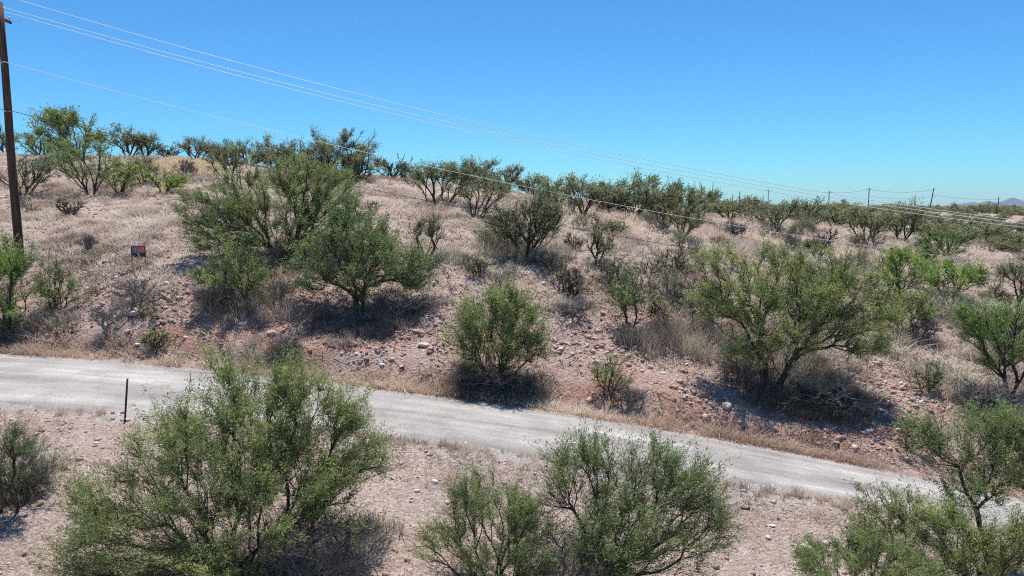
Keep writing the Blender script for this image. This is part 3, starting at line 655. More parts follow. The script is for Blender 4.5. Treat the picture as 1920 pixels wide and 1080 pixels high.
# the far-off wood beyond them reads as one dark line
tw = []
for k in range(5):
    rg = np.random.default_rng(700+k); E = lobes(rg, 1.9+0.2*k, 0.1, 1.15+0.15*k, 1.7, 5)
    o = build_plant('twiggy_bush', rg, E, 90, (0, 0, 0), (0, 500, 900, 350, 1300)[k], (0.11, 0.035), twigs=8, twl=0.42, dead=0.35, lmat=M_LEAFD, wood=M_TWIG if k % 2 == 0 else M_BARK, tipr=0.008, stems=4)
    tw.append((o, [x for x in bpy.data.objects if x.parent == o])); 
rg = np.random.default_rng(71); nt2 = 0; first = set()
while nt2 < 105:
    px, py = (rg.uniform(880, 1960), rg.uniform(395, 660)) if nt2 < 82 else (rg.uniform(-20, 700), rg.uniform(300, 640))
    if nt2 < 82 and py > 560+(px-900)*0.09: continue
    g = hit(px, py)
    if g[1] > 90: continue
    k = int(rg.integers(5)); o, ch_ = tw[k]
    if k in first:
        o = o.copy(); col.objects.link(o)
        for ch in ch_:
            d = ch.copy(); col.objects.link(d); d.parent = o
    first.add(k); sc_ = rg.uniform(0.45, 1.15) if nt2 < 82 else rg.uniform(0.3, 0.7)
    o.location = tuple(g); o.rotation_euler = (0, 0, rg.random()*6.28); o.scale = (sc_, sc_, sc_*rg.uniform(0.7, 1.0))
    tag(o, 'one of the small grey twiggy bushes scattered through the hillside grass', 'bush', 'small twiggy bushes in the hillside grass'); nt2 += 1
vv_, ff_, tn = [], [], []
m = 14000; y = 560+2400*rng.random(m)**1.4; u = 0.15+0.62*rng.random(m); x = u*y
x = x + 6*rng.normal(size=m); z = height(x, y); r0 = rng.random(m)
c = np.stack([x, y, z+0.8+2.4*r0*(0.4+vnoise(x, y, 60, 4)+0.5)], 1)
d1 = unit(rng.normal(size=(m, 3)))*(1.6+1.5*rng.random(m))[:, None]; d2 = unit(np.cross(d1, rng.normal(size=(m, 3))))*(1.2+1.0*rng.random(m))[:, None]
v = np.stack([c-d1, c+d2, c+d1, c-d2], 1).reshape(-1, 3)
fw = mesh_obj('far_scrub', v, np.arange(4*m).reshape(-1, 4), M_LEAFD, tint=0.25+0.4*rng.random(m)); tag(fw, 'distant dark scrub reading as one line on the horizon', 'scrub', kind='stuff')
print('scrub', round(time.time()-T0, 1))

# ------------------------------------------------------------ grass and gravel
def tufts(name, mat, xs, ys, h, wdt, nb, spread, lean, rng, tint_mu, label, fineh=True, curl=0.35):
    m = len(xs); zs = height(xs, ys)
    h = np.broadcast_to(h, m); k = np.repeat(np.arange(m), nb); M_ = len(k)
    hh = h[k]*(0.45+0.75*rng.random(M_)); a = rng.random(M_)*2*np.pi; rr = spread*h[k]*rng.random(M_)
    b0 = np.stack([xs[k]+np.cos(a)*rr*0.6, ys[k]+np.sin(a)*rr*0.6, zs[k]-0.02], 1)
    out = np.stack([np.cos(a), np.sin(a), np.zeros(M_)], 1); out = out + rng.normal(size=(M_, 3))*0.35*np.array([1, 1, 0])
    ln = lean*(0.3+rng.random(M_))[:, None]
    mid = b0 + (out*ln*0.45+np.array([0, 0, 0.62]))*hh[:, None]
    top = b0 + (out*(ln+curl*rng.random(M_)[:, None])*1.0+np.array([0, 0, 1.0]))*hh[:, None]
    sd = unit(np.cross(out, np.array([0, 0, 1.])) + rng.normal(size=(M_, 3))*0.3)*(wdt*0.5*(0.6+0.8*rng.random(M_)))[:, None]
    v = np.stack([b0-sd, b0+sd, mid-sd*0.8, mid+sd*0.8, top], 1).reshape(-1, 3)
    bq = np.arange(M_)[:, None]*5
    q = bq + np.array([[0, 1, 3, 2]]); t = bq + np.array([[2, 3, 4]])
    ti = np.clip(np.asarray(tint_mu)[k] if np.ndim(tint_mu) else tint_mu + rng.normal(0, 0.10, m)[k], 0, 1) + rng.normal(0, 0.13, M_)
    ti = np.clip(ti, 0, 1)
    o = mesh_obj(name, v, [q, t], mat, tint=np.concatenate([ti, ti])); return tag(o, label, 'grass', kind='stuff')
rng = np.random.default_rng(9)
# hillside grass
def scatter(nn, x0, x1, y0, y1, pw=1.0):
    return x0+(x1-x0)*rng.random(nn), y0+(y1-y0)*rng.random(nn)**pw
ys = 24+52*rng.random(95000)**1.15; u = -0.78+1.6*rng.random(95000); xs = u*ys
d = ys-fy_(xs); keep = (d > 1.0) & (rng.random(95000) < np.clip(1.0-0.93*bank_mask(xs, ys), 0, 1)*np.clip(0.66+2.3*fbm(xs, ys, 2.0, 61, 4), 0.05, 1))
xs, ys = xs[keep], ys[keep]
hs = (0.09+0.15*rng.random(len(xs))+0.22*rng.random(len(xs))**6)*np.clip(1+1.1*fbm(xs, ys, 5, 62, 3), 0.5, 1.9)
tufts('dry_grass', M_GRASS, xs, ys, hs, 0.026, 9, 1.5, 1.5, rng, np.clip(0.5+1.1*fbm(xs, ys, 1.6, 63, 4), 0.0, 1), 'pale dry grass covering the hillside above the bank')
# taller pale clumps on the right-hand side of the hill
ys = 33+75*rng.random(16000)**1.2; u = 0.02+0.74*rng.random(16000); xs = u*ys
keep = (fbm(xs, ys, 6, 64, 3) > -0.05) & (ys-fy_(xs) > 8); xs, ys = xs[keep], ys[keep]
tufts('tall_grass', M_GRASS, xs, ys, 0.22+0.30*rng.random(len(xs)), 0.032, 9, 0.8, 0.8, rng, np.clip(0.72+0.5*fbm(xs, ys, 5, 66, 3), .3, 1), 'tall bleached grass on the right part of the hill')
# roadside strip beyond the road
xs = -34+70*rng.random(7000); dd = 0.10+1.25*rng.random(7000)**1.3; ys = fy_(xs)+dd
keep = rng.random(7000) < np.clip(0.6+1.6*fbm(xs, ys, 1.8, 68, 3)-0.25*(xs > 10), 0.06, 1); xs, ys = xs[keep], ys[keep]
tufts('roadside_grass', M_RGRASS, xs, ys, (0.12+0.24*rng.random(len(xs))**1.3)*(1.15-0.25*(xs > 8)), 0.015, 12, 1.1, 1.2, rng, np.clip(0.5+0.7*fbm(xs, ys, 2.0, 69, 3), .1, .95), 'tan and brown dry grass along the far road edge')
# golden patch on the left ridge
xs = -28+13*rng.random(1500); ys = 53+8*rng.random(1500)
keep = (xs/ys*F+960 > 290) & (xs/ys*F+960 < 415); xs, ys = xs[keep], ys[keep]
tufts('golden_grass', M_GOLD, xs, ys, 0.22+0.26*rng.random(len(xs)), 0.05, 9, 0.9, 0.6, rng, 0.6+0*xs, 'golden grass patch on the left ridge')
# grey weed clumps at named spots
cx_, cy_, hh_ = [], [], []
for px, py, rad, cnt, h in [(845,490,1.0,60,.6),(960,478,1.6,110,.7),(1020,485,1.3,70,.7),(1120,500,0.8,35,.5),(930,470,1.0,45,.6),(1240,640,1.3,70,.8),(1300,640,1.6,110,.8),(1190,640,.8,40,.7),(1370,640,1.0,50,.7),
    (1500,700,1.6,110,.7),(1580,740,1.2,60,.5),(1600,690,1.0,40,.5),(1080,580,1.0,45,.4),(1060,470,1.2,40,.5),(640,640,.6,20,.4),(520,590,.8,35,.5),(560,500,1.2,50,.4),(600,450,1.5,60,.5),(300,560,.8,20,.3),(240,560,.8,40,.4),
    (500,650,.9,50,.4),(930,735,1.0,55,.4),(1010,720,.7,30,.4),(870,720,.7,30,.4),(1760,700,1.2,50,.5),(1830,740,1.0,50,.5),(1700,640,1.2,50,.5),(1640,660,1.0,40,.4),(750,590,1.0,60,.4),(700,610,.8,35,.35),(820,570,1.0,40,.4),
    (80,880,.6,60,.35),(40,930,.7,60,.4),(620,1030,.8,80,.4),(700,1000,.6,40,.35),(160,350,2,60,.6),(340,340,2,70,.7),(240,350,2,50,.6),(1180,470,1.5,40,.5),(1400,470,2,60,.6),(1550,520,1.5,60,.6),(1650,530,1.5,60,.6),(60,600,.8,50,.4),(110,600,.8,50,.4),(210,640,.6,25,.35),
    (1000,850,.25,6,.15),(1760,600,1.5,60,.6),(400,570,.9,60,.45),(450,580,.9,60,.45),(1450,720,1.2,60,.5),(1860,620,1.5,60,.6),(170,480,1.2,25,.4),(90,470,1.2,30,.4),(300,450,1.5,25,.4)]:
    g = hit(px, py); a = rng.random(cnt)*6.28; r_ = rad*np.sqrt(rng.random(cnt))
    cx_.append(g[0]+r_*np.cos(a)); cy_.append(g[1]+r_*np.sin(a)*0.7); hh_.append(h*(0.5+0.7*rng.random(cnt)))
xs, ys, hs = map(np.concatenate, (cx_, cy_, hh_)); k = road_out(xs, ys) > 0.2; xs, ys, hs = xs[k], ys[k], hs[k]
tufts('grey_weeds', M_WEED, xs, ys, hs, 0.016, 13, 0.5, 0.55, rng, np.clip(0.5+0.8*fbm(xs, ys, 1.5, 70, 3), .1, 1), 'grey dead weeds growing under and around the trees')
ys = 27+60*rng.random(9000)**1.1; u = -0.78+1.6*rng.random(9000); xs = u*ys
keep = (ys-fy_(xs) > 2.0) & (fbm(xs, ys, 3.5, 161, 3) > 0.02 - 0.12*(xs > 5)); xs, ys = xs[keep], ys[keep]
tufts('low_brush', M_WEED, xs, ys, 0.16+0.30*rng.random(len(xs))**1.5, 0.020, 12, 0.8, 0.8, rng, np.clip(0.28+0.9*fbm(xs, ys, 1.5, 170, 3), .0, .8), 'low grey brown brush scattered over the hillside')
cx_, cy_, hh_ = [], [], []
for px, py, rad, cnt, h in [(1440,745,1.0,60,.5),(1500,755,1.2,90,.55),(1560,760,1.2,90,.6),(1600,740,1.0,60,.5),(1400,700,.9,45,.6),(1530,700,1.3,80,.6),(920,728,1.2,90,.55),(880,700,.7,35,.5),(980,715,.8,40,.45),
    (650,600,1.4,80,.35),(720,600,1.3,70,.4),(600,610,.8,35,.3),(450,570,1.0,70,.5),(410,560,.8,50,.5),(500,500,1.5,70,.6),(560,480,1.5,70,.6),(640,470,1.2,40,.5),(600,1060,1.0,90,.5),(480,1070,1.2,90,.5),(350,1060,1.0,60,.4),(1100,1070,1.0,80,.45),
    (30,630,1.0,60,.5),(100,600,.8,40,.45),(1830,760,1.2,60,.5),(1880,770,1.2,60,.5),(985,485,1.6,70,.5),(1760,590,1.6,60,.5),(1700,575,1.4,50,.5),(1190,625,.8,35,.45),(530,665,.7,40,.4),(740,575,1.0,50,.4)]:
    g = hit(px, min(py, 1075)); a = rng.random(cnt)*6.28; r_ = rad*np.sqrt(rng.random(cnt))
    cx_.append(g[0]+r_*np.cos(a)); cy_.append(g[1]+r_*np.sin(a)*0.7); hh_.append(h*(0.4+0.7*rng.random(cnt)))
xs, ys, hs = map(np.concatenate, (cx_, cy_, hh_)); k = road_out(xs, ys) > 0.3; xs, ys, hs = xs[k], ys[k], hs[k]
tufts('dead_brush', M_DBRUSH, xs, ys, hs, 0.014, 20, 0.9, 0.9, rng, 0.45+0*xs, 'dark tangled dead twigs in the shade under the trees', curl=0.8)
# sparse tufts this side of the road
xs, ys = scatter(8000, -16, 18, 10.5, 20.5); k = (ny_(xs)-ys > -0.1) & (fbm(xs, ys, 1.8, 72, 4) > 0.0); xs, ys = xs[k], ys[k]
tufts('near_weeds', M_GRASS, xs, ys, 0.06+0.16*rng.random(len(xs))**1.5, 0.008, 14, 1.0, 1.0, rng, np.clip(0.35+0.6*fbm(xs, ys, 1.5, 73, 3), .05, .9), 'short dry weeds on the near side of the road')

xs = -18+38*rng.random(700); ys = ny_(xs)-0.15-0.7*rng.random(700)**2; k = fbm(xs, ys, 2.5, 74, 3) > -0.05; xs, ys = xs[k], ys[k]
tufts('verge_tufts', M_RGRASS, xs, ys, 0.12+0.16*rng.random(len(xs)), 0.010, 20, 0.6, 0.6, rng, np.clip(0.45+0.7*fbm(xs, ys, 1.0, 75, 3), .05, .9), 'tan grass tufts along the near road edge')
# gravel and cobbles: angular stones
def rock_templates(nv=14):
    ico_v = []; t = (1+5**0.5)/2
    for a, b in ((1, t), (-1, t), (1, -t), (-1, -t)): ico_v += [(0, a, b), (a, b, 0), (b, 0, a)]
    ico_v = unit(np.array(ico_v, float)); fs = []
    for i in range(12):
        for j in range(i+1, 12):
            for k in range(j+1, 12):
                e = [np.linalg.norm(ico_v[a]-ico_v[b]) for a, b in ((i, j), (j, k), (i, k))]
                if max(e) < 1.1:
                    nrm = np.cross(ico_v[j]-ico_v[i], ico_v[k]-ico_v[i])
                    fs.append((i, j, k) if nrm @ ico_v[i] > 0 else (i, k, j))
    return ico_v, np.array(fs)
IV, IF = rock_templates()
def rocks(name, xs, ys, sz, rng, label):
    m = len(xs); zs = height(xs, ys)
    v = IV[None]*(0.55+0.75*rng.random((m, 12, 1))) ; v = v*(np.array([1, 0.8, 0.55])*(0.7+0.6*rng.random((m, 1, 3))))
    v = v + rng.normal(size=v.shape)*0.06
    a = rng.random(m)*6.28; ca, sa = np.cos(a)[:, None], np.sin(a)[:, None]
    x = v[..., 0]*ca-v[..., 1]*sa; y = v[..., 0]*sa+v[..., 1]*ca
    tl = rng.normal(0, 0.3, (m, 1)); z = v[..., 2]+x*tl
    v = np.stack([x, y, z], -1)*sz[:, None, None]*0.5 + np.stack([xs, ys, zs+sz*0.05], 1)[:, None, :]
    f = (np.arange(m)*12)[:, None, None] + IF[None]
    ti = np.clip(0.30+rng.normal(0, 0.19, m), 0, 1)
    o = mesh_obj(name, v.reshape(-1, 3), f.reshape(-1, 3), M_ROCK, tint=np.repeat(ti, 20)); return tag(o, label, 'gravel', kind='stuff')
xs = -26+60*rng.random(90000); ys = fy_(xs)+0.4+10*rng.random(90000)
k = rng.random(90000) < bank_mask(xs, ys)*np.clip(0.45+2.6*fbm(xs, ys, 2.2, 81, 4), 0.06, 1); xs, ys = xs[k], ys[k]
sz = np.minimum(0.048*np.exp(rng.exponential(0.46, len(xs))), 0.30)
rocks('gravel', xs, ys, sz, rng, 'loose pinkish stones and gravel covering the road bank')
xs, ys = scatter(22000, -17, 20, 10.5, 20.5); k = (ny_(xs)-ys > -0.4*rng.random(22000)); xs, ys = xs[k], ys[k]
rocks('near_gravel', xs, ys, np.minimum(0.025*np.exp(rng.exponential(0.45, len(xs))), 0.2), rng, 'stones scattered on the near shoulder')
ys = 28+30*rng.random(20000); xs = (-0.76+1.5*rng.random(20000))*ys; k = ys-fy_(xs) > 4; xs, ys = xs[k], ys[k]
rocks('hillside_stones', xs, ys, np.minimum(0.06*np.exp(rng.exponential(0.35, len(xs))), 0.25), rng, 'stones among the hillside grass')

# single larger rocks that can be pointed at
def rock(label, px, py, w, tint=0.8, flat=0.6, k=0):
    g = hit(px, py); s = w*g[1]/F; rr = np.random.default_rng(int(px*3+py+k))
    import bmesh
    bm = bmesh.new(); bmesh.ops.create_icosphere(bm, subdivisions=3, radius=0.5)
    V_ = np.array([v.co[:] for v in bm.verts]); U_ = unit(V_)
    cut = unit(rr.normal(size=(11, 3))); dd = 0.34+0.12*rr.random(11)
    r_ = np.full(len(V_), 0.5)
    for c_, d_ in zip(cut, dd):
        t = U_ @ c_; r_ = np.where(t > 0.05, np.minimum(r_, d_/np.maximum(t, 0.05)), r_)
    V_ = U_*r_[:, None]*(1+0.03*rr.normal(size=(len(V_), 1)))*np.array([1.15, 0.9, flat*1.2])*s
    F_ = np.array([[v.index for v in f.verts] for f in bm.faces]); bm.free()
    o = mesh_obj('rock', V_, F_, M_ROCK, tint=np.full(len(F_), tint), loc=(g[0], g[1], ground(g[0], g[1])+s*flat*0.22))
    o.rotation_euler = (0, 0, rr.random()*0.8-0.4); tag(o, label, 'rock', 'rocks lying on the bank and shoulder')
for a in [('white rock under the left of the spreading mesquite shadow', 668, 664, 10, .95), ('long dark edged slab left of the round bank mesquite', 795, 652, 22, .6, .35), ('white cobble near the roadside grass in the middle', 716, 684, 9, 1.0),
  ('pale boulder above the leafless shrub by the sign', 164, 543, 11, .9), ('red brown boulder on the bank right of the leafless shrub', 366, 558, 11, .05), ('pale rock beside the red brown boulder', 336, 556, 12, .9, .45), 
  ('grey slab in the stones below the leafless shrub', 250, 588, 20, .7, .45), ('white rock on the bank above the foreground tree', 452, 608, 10, .95), ('pale flat stone lying in the roadside grass', 258, 647, 11, .95, .4),
  ('flat square rock left of the spreading mesquite roots', 510, 628, 19, .6, .5), ('tan boulder at left foot of the leafless shrub', 232, 586, 14, .5, .6), ('pale stone left of the sign', 158, 515, 10, .9), ('pale stone on the slope right of the sign', 312, 533, 11, .95, .7),
  ('rock at the top of the red soil right of the round mesquite', 1052, 652, 10, .9), ('pair stone, upper, on the red slope', 1243, 703, 11, .95), ('dark mouthed rock on the red slope', 1275, 720, 13, .3), ('rounded grey boulder near the widest mesquite shadow', 1362, 768, 20, .75, .6),
  ('pale rock at the toe of the slope by the grass', 1386, 793, 9, 1.0), ('white rock on the bank below the right tree line', 1630, 803, 13, .95), ('pale rock beside the right end of the rubble', 1600, 750, 14, .7, .5), ('rock at the foot of the pale young mesquite', 1105, 752, 12, .6),
  ('chalky boulder half hidden inside the largest foreground tree', 372, 1035, 22, 1.0, .8), ('white stone on the near shoulder between the foreground trees', 815, 905, 13, .95, .6), ('pale stone closer to camera between the foreground trees', 782, 925, 11, .95), ('round pale stone left of the small pale mesquite', 838, 948, 10, 1.0, .8),
  ('pale boulder at the bottom right shoulder', 1508, 1035, 28, .95, .6), ('small tan rock on the bottom right shoulder', 1548, 1025, 14, .8), ('white flat stone on the right near shoulder', 1447, 987, 12, 1.0, .4), ('grey mossy boulder below the red patch on the shoulder', 1440, 1010, 12, .7),
  ('white stone near the marker post', 180, 835, 9, 1.0), ('rock high on the slope by the grey shrub', 1020, 527, 9, .95, .6)]:
    rock(*a)
print('grass/rocks', round(time.time()-T0, 1))

# ------------------------------------------------------------ power line
def pole_parts(root, hgt, r0, r1, mat, arm_dir=None, arm_z=None, arm_len=2.4, k=14):
    mb = MB(); zz = np.linspace(-0.3, hgt, 9); mb.tube([(0.01*math.sin(z), 0.01*math.cos(z*0.7), z) for z in zz], np.interp(zz, [0, hgt], [r0, r1]), k); mb.build('shaft', mat, root, True)
    if arm_dir is None: return
    a = np.array([math.cos(arm_dir), math.sin(arm_dir), 0]); b = np.array([-a[1], a[0], 0]); rot = np.stack([a, b, [0, 0, 1]], 1)
    mb = MB(); mb.box(b*(r1+0.05) + np.array([0, 0, arm_z]), (arm_len/2, 0.045, 0.06), rot); mb.build('crossarm', mat, root)
    for s in (-1, 1):
        mb = MB(); p0 = a*s*0.55+b*(r1+0.11)+np.array([0, 0, arm_z]); p1 = b*(r1+0.02)+np.array([0, 0, arm_z-0.5]); mb.tube([p0, (p0+p1)/2, p1], 0.012, 6); mb.build('brace', M_STEEL, root)
def insulator(root, p):
    mb = MB(); zz = [0, .05, .06, .075, .10, .105, .12, .15, .155, .17, .19]; rr = [.012, .012, .03, .045, .045, .03, .03, .055, .055, .03, .02]
    mb.tube([(p[0], p[1], p[2]+z) for z in zz], np.array(rr), 10); mb.build('insulator', M_INSUL, root, True)
PX, PY = world_pt(37, 490, 33)[:2]; pz = ground(PX, PY)
topz = world_pt(8, 4, 33)[2]; H = topz-pz
pole1 = empty('utility_pole', (PX, PY, pz)); LD = math.atan2(9.5, 68.); AD = LD+math.pi/2
lean_x = (world_pt(8, 4, 33)[0]-PX)/H
armz = world_pt(14, 30, 33)[2]-pz
pole_parts(pole1, H, 0.19, 0.135, M_POLE, AD, armz)
ax = np.array([math.cos(AD), math.sin(AD), 0]); bxv = np.array([-ax[1], ax[0], 0])*(0.135+0.05)
ins_l = [bxv+ax*(-1.1)+np.array([0, 0, armz+0.06]), np.array([0, 0, H]), bxv+ax*1.1+np.array([0, 0, armz+0.06])]
for p in ins_l: insulator(pole1, p)
for zc in (world_pt(18, 118, 33)[2]-pz, world_pt(22, 209, 33)[2]-pz):
    mb = MB(); a_ = np.arange(0, 13)*np.pi/6; mb.tube([(0.165*math.cos(t), 0.165*math.sin(t), zc) for t in a_], 0.012, 6, False)
    mb.box((0, -0.19, zc), (0.03, 0.04, 0.05)); mb.build('clamp', M_STEEL, pole1)
mb = MB(); mb.tube([(0.03, -0.185, 0.3), (0.02, -0.18, 3), (0.02, -0.15, H-0.6)], 0.008, 5); mb.build('ground_wire', M_CABLE, pole1)
tag(pole1, 'tall dark brown wooden utility pole standing on the hillside at left', 'pole', 'wooden utility poles of the near line')
kids1 = [x for x in bpy.data.objects if x.parent == pole1]
# the next poles of the line stand just outside the picture on either side
END = np.array([46.0, 42.5]); PRV = np.array([-78.0, 25.3])
for nm, e, lab in (('r', END, 'next wooden utility pole down the line at right'), ('l', PRV, 'previous wooden utility pole of the line at left')):
    c = pole1.copy(); col.objects.link(c); c.location = (e[0], e[1], ground(*e)); c['label'] = lab
    for ch in kids1:
        d_ = ch.copy(); col.objects.link(d_); d_.parent = c
    
def wire_through(name, samples, offs, mat, rad, label, zprev, group):
    """samples: picture points the wire passes; the height is a parabola fitted to them along the line of poles"""
    L0 = np.array([PX, PY])+offs; dirv = np.array([math.cos(LD), math.sin(LD)])
    S, Zs = [], []
    for px, py in samples:
        a = (px-960)/F                                   # x = a' * y on the line
        b_ = (540-py)/F; d_ = np.array([a, cp+b_*sp, -sp+b_*cp]); kx, kz = d_[0]/d_[1], d_[2]/d_[1]
        s = (kx*L0[1]-L0[0])/(dirv[0]-kx*dirv[1]); yy = L0[1]+s*dirv[1]; S.append(s); Zs.append(kz*yy)
    c = np.polyfit(S, Zs, 2)
    send = np.dot(END-L0, dirv); ss = np.linspace(0, send, 60)
    P1 = [(L0[0]+s*dirv[0], L0[1]+s*dirv[1], np.polyval(c, s)) for s in ss]
    z0 = np.polyval(c, 0); v = PRV+offs; pv = []
    for t in np.linspace(0, 1, 24)[:-1]:
        q_ = v*(1-t)+L0*t; pv.append((q_[0], q_[1], zprev*(1-t)+z0*t-4*1.2*t*(1-t)))
    mb = MB(); mb.tube(pv+P1, rad, 5); o = mb.build(name, mat); tag(o, label, 'wire', group)
    print(label, 'z0 %.2f zend %.2f' % (z0-pz, P1[-1][2]-ground(*END)), c)
a2 = ax[:2]
WG = 'overhead conductors of the near line'
zl = ground(*PRV)
wire_through('power_line', [(40,0),(240,60),(500,132),(770,202),(960,246),(1060,270),(1250,308),(1440,342),(1700,378),(1920,419)], bxv[:2]-a2*1.1, M_WIRE, 0.0135, 'uppermost of the three bright overhead conductors', zl+11, WG)
wire_through('power_line', [(30,20),(240,78),(480,145),(715,200),(960,256),(1250,318),(1440,348),(1640,380),(1920,421)], np.zeros(2), M_WIRE, 0.0135, 'middle one of the three bright overhead conductors', zl+11, WG)
wire_through('power_line', [(30,28),(240,86),(480,152),(680,200),(960,264),(1250,325),(1440,358),(1580,379),(1920,427)], bxv[:2]+a2*1.1, M_WIRE, 0.0135, 'lowest of the three bright overhead conductors', zl+11, WG)
wire_through('neutral_wire', [(15,118),(80,135),(180,161),(480,237),(600,268),(740,297),(900,334),(990,350),(1200,392),(1440,431),(1640,467),(1810,482),(1920,499)], np.array([0, -0.2]), M_WIRE, 0.010, 'single pale wire strung below the three conductors', zl+9, None)
wire_through('telephone_cable', [(22,210),(380,286),(480,310),(650,346),(800,378),(900,396),(1060,425),(1200,450),(1380,480),(1580,510),(1800,540),(1900,555)], np.array([0, -0.2]), M_CABLE, 0.013, 'thin black cable, the lowest line on the pole', zl+7, None)

# far line of poles on the plain
FG = 'distant utility poles on the horizon'
far = []
for lab, px, yt, yb, Yd, arm, ln in [('far utility pole at the ridge end beside the dense mesquite', 1337, 343, 372, 330, 0, 0), ('short stub of a far pole left of the second far pole', 1374, 364, 373, 430, 0, 0), ('second far utility pole from the left', 1387, 358, 374, 420, 0, 0),
   ('small far utility pole with crossarm, third of the row', 1441, 355, 376, 400, 1, 0), ('far utility pole left of the double armed one', 1555, 358, 382, 300, 1, 0), ('far utility pole with two crossarm tips, tallest upright', 1630, 352, 382, 300, 1, 0),
   ('short far utility pole before the tilted one', 1716, 366, 387, 340, 0, 0), ('far utility pole that clearly leans to the right', 1751, 352, 385, 280, 0, .12), ('far utility pole in front of the blue mountains', 1873, 369, 390, 330, 0, 0), ('tiny pole tip far off between trees', 1431, 366, 374, 600, 0, 0)]:
    a = world_pt(px, yt, Yd); g = ground(a[0], a[1]); r_ = empty('utility_pole', (a[0], a[1], g)); h = a[2]-g
    rr = 0.24 if Yd < 500 else 0.34
    pole_parts(r_, h, rr, rr*0.72, M_POLEF, 0.05 if arm else None, h-0.5, 3.2, 8)
    if ln: r_.rotation_euler = (0, ln, 0); r_.location.x -= math.sin(ln)*h
    tag(r_, lab, 'pole', FG); far.append((px, a))
def span(p, q_, sag, lab):
    t = np.linspace(0, 1, 20)[:, None]; pts = np.array(p)*(1-t)+np.array(q_)*t; pts[:, 2] -= 4*sag*(t*(1-t))[:, 0]
    mb = MB(); mb.tube(pts, 0.04, 4, False); o = mb.build('power_line', M_POLEF); tag(o, lab, 'wire', 'faint far wires')
W2 = lambda px, py, Yd: world_pt(px, py, Yd)
span(W2(1555,361,300), W2(1630,355,300), .6, 'faint wire between the two armed far poles'); span(W2(1630,355,300), W2(1755,355,281), 1.2, 'faint wire from the tallest upright far pole to the leaning pole')
span(W2(1630,367,300), W2(1716,371,340), .8, 'low faint wire from the tallest upright far pole'); span(W2(1716,371,340), W2(1752,366,281), .3, 'faint wire reaching the leaning pole from the left'); span(W2(1752,366,281), W2(1873,374,330), .6, 'faint wire leaving the leaning pole to the right')

# ------------------------------------------------------------ sign, marker post
g = hit(261, 500); s = g[1]/F
sg = empty('yard_sign', (g[0], g[1], g[2]), R(-4)); h1 = (500-462)*s; w = 28*s; zb = h1-22*s
mb = MB(); fw_ = 0.014
for c_, hf in (((0, 0, h1-fw_), (w/2, .012, fw_)), ((0, 0, zb+fw_), (w/2, .012, fw_*0.7)), ((-w/2+fw_, 0, (h1+zb)/2), (fw_, .0125, (h1-zb)/2)), ((w/2-fw_, 0, (h1+zb)/2), (fw_, .0125, (h1-zb)/2))): mb.box(c_, hf)
mb.build('frame', M_FRAME, sg)
for sx_ in (-1, 1):
    mb = MB(); mb.tube([(sx_*(w/2-fw_), 0, -0.15), (sx_*(w/2-fw_), 0, zb/2), (sx_*(w/2-fw_), 0, zb)], 0.011, 8); mb.build('leg', M_FRAME, sg)
def flat(name, c0, c1, pts, y):
    m = solid(name+'_paint', c0, c1, 12, 0.6); p = [(x*w/2*0.93, y, zb+(h1-zb)*z) for x, z in pts]; q2 = [(a, y+0.003, c) for a, _, c in p]; k = len(p)
    V_ = np.array(p+q2); me = bpy.data.meshes.new(name); me.from_pydata(V_.tolist(), [], [list(range(k)), list(range(2*k-1, k-1, -1))]+[[i, i+k, (i+1) % k+k, (i+1) % k] for i in range(k)]); me.materials.append(m)
    o = bpy.data.objects.new(name, me); col.objects.link(o); o.parent = sg; return o
flat('panel', (0.20, 0.14, 0.16), (0.32, 0.22, 0.24), [(-1, .06), (1, .06), (1, .95), (-1, .95)], 0.0)
flat('green_band', (0.025, 0.045, 0.03), (0.05, 0.07, 0.05), [(-.95, .08), (.97, .08), (.97, .42), (-.95, .36)], -0.004)
flat('red_panel', (0.66, 0.12, 0.12), (0.78, 0.18, 0.18), [(0, .43), (.95, .43), (.95, .90), (.02, .90)], -0.008)
fig = MB(); 
for bx_, bz, bw_, bh in ((-.34, .72, .13, .11), (-.42, .80, .08, .05), (-.30, .55, .07, .06), (-.1, .34, .16, .07), (.08, .26, .12, .09), (-.5, .42, .08, .05)):
    a_ = np.arange(10)*2*np.pi/10; fig.tube([(bx_*w/2, -0.0135, zb+(h1-zb)*bz), (bx_*w/2, -0.0125, zb+(h1-zb)*bz), (bx_*w/2, -0.0115, zb+(h1-zb)*bz)], bh*w*0.42, 10)
fig.build('white_figure', solid('white_print', (0.6, 0.6, 0.62), (0.8, 0.8, 0.8), 20, 0.6), sg)
flat('white_arrow', (0.75, 0.75, 0.76), (0.85, 0.85, 0.85), [(-.15, .36), (.02, .36), (.42, -.12), (.30, -.16)], -0.012)
lt = MB()
for r_ in range(3):
    x_ = .12
    while x_ < .82:
        ww = .05+.05*((int(x_*100)*7+r_*3) % 3)/2; lt.box(((x_+ww/2)*w/2*0.93, -0.0100, zb+(h1-zb)*(.80-.13*r_)), (ww*w/4, .001, .010)); x_ += ww+.05
lt.build('lettering', solid('pink_print', (0.62, 0.30, 0.30), (0.7, 0.4, 0.4), 20, 0.6), sg)
tag(sg, 'small framed red, white and dark yard sign on two legs on the hillside', 'sign')

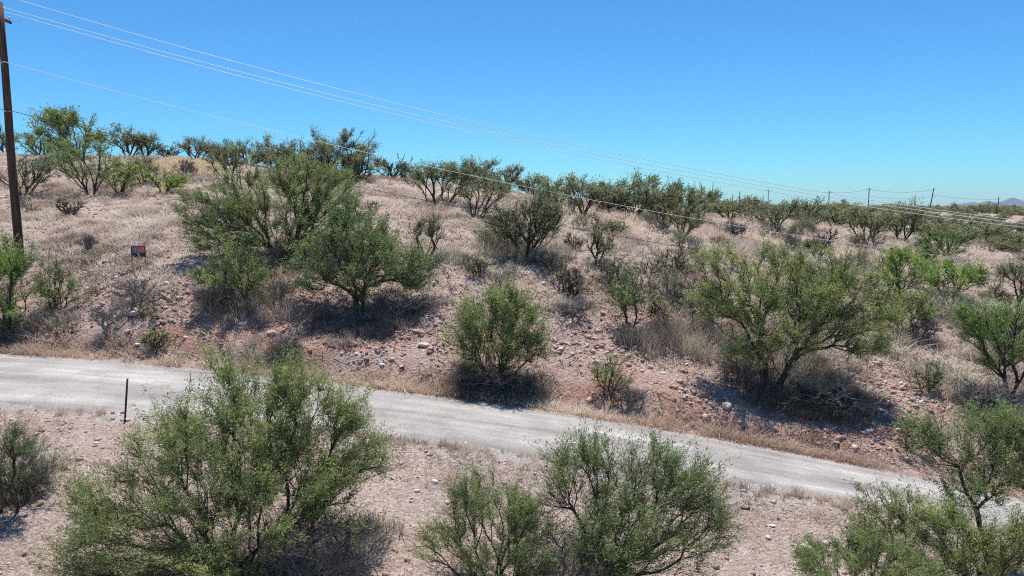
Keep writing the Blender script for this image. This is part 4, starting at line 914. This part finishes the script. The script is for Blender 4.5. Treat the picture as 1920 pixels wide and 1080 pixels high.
g = hit(234, 792); s = g[1]/F; post = empty('marker_post', (g[0], g[1], g[2])); hp = 86*s
mb = MB(); lx = 9*s/hp; dirp = unit(np.array([lx, 0.03, 1.0])); rot = np.stack([unit(np.array([1, 0, -lx])), unit(np.cross(dirp, [1, 0, -lx])), dirp], 1)
mb.box(dirp*(hp/2-0.1), (0.026, 0.006, hp/2+0.1), rot); mb.box(dirp*(hp/2-0.1)+rot[:, 1]*0.026, (0.006, 0.02, hp/2+0.098), rot)
for i_ in range(14): mb.box(dirp*(0.12+i_*hp/15)-rot[:, 1]*0.010, (0.012, 0.006, 0.012), rot)
mb.build('steel_post', M_POST, post); tag(post, 'thin dark steel post leaning right at the near edge of the road', 'post')

# ------------------------------------------------------------ distant mountains (beyond the plain) and the air
pk = [(1775,388),(1800,382),(1818,379),(1830,382),(1845,376),(1858,380),(1872,378),(1882,374),(1892,370),(1902,374),(1915,378),(1935,379),(1955,374),(1985,377),(2020,384),(2060,389)]
Dm = 14000.0; V_ = []; cols_ = 90; rows_ = 14
pxs = np.linspace(pk[0][0], pk[-1][0], cols_); tops = np.interp(pxs, [p[0] for p in pk], [p[1] for p in pk])
rr = np.random.default_rng(4)
for i_ in range(cols_):
    X0 = (pxs[i_]-960)/F*Dm; zt = (386-tops[i_])/F*Dm*1.0
    for j_ in range(rows_):
        t = j_/(rows_-1)*2-1; prof = (1-abs(t))**0.9
        V_.append((X0+t*60, Dm+t*420, -60+(zt+60)*prof + (40*vnoise(np.array([X0]), np.array([t*420.]), 120, 6)[0])*prof*(1-prof)*4))
i, j = np.meshgrid(np.arange(cols_-1), np.arange(rows_-1), indexing='ij'); q = np.stack([i*rows_+j, (i+1)*rows_+j, (i+1)*rows_+j+1, i*rows_+j+1], -1).reshape(-1, 4)
mt = mesh_obj('mountains', np.array(V_), q, solid('mountain_rock', (0.05, 0.055, 0.06), (0.13, 0.13, 0.13), 0.004, 0.95)); tag(mt, kind='structure')

bpy.ops.mesh.primitive_cube_add(size=1); hz = bpy.context.object; hz.name = 'haze'; hz.data.name = 'haze'
lo_, hi_ = np.array([-17000., -1200., -90.]), np.array([40000., 26500., 420.])
hz.location = (lo_+hi_)/2; hz.scale = hi_-lo_
hm = bpy.data.materials.new('haze'); hm.use_nodes = True; nt = hm.node_tree; nt.nodes.clear()
pv = nt.nodes.new('ShaderNodeVolumePrincipled'); pv.inputs['Color'].default_value = (0.38, 0.60, 1.0, 1); pv.inputs['Absorption Color'].default_value = (1, 1, 1, 1); pv.inputs['Density'].default_value = 0.00004; pv.inputs['Anisotropy'].default_value = 0.2
om = nt.nodes.new('ShaderNodeOutputMaterial'); nt.links.new(pv.outputs[0], om.inputs['Volume'])
hz.data.materials.append(hm); tag(hz, 'thin blue haze in the distance', 'haze', kind='stuff')
print('done', round(time.time()-T0, 1))
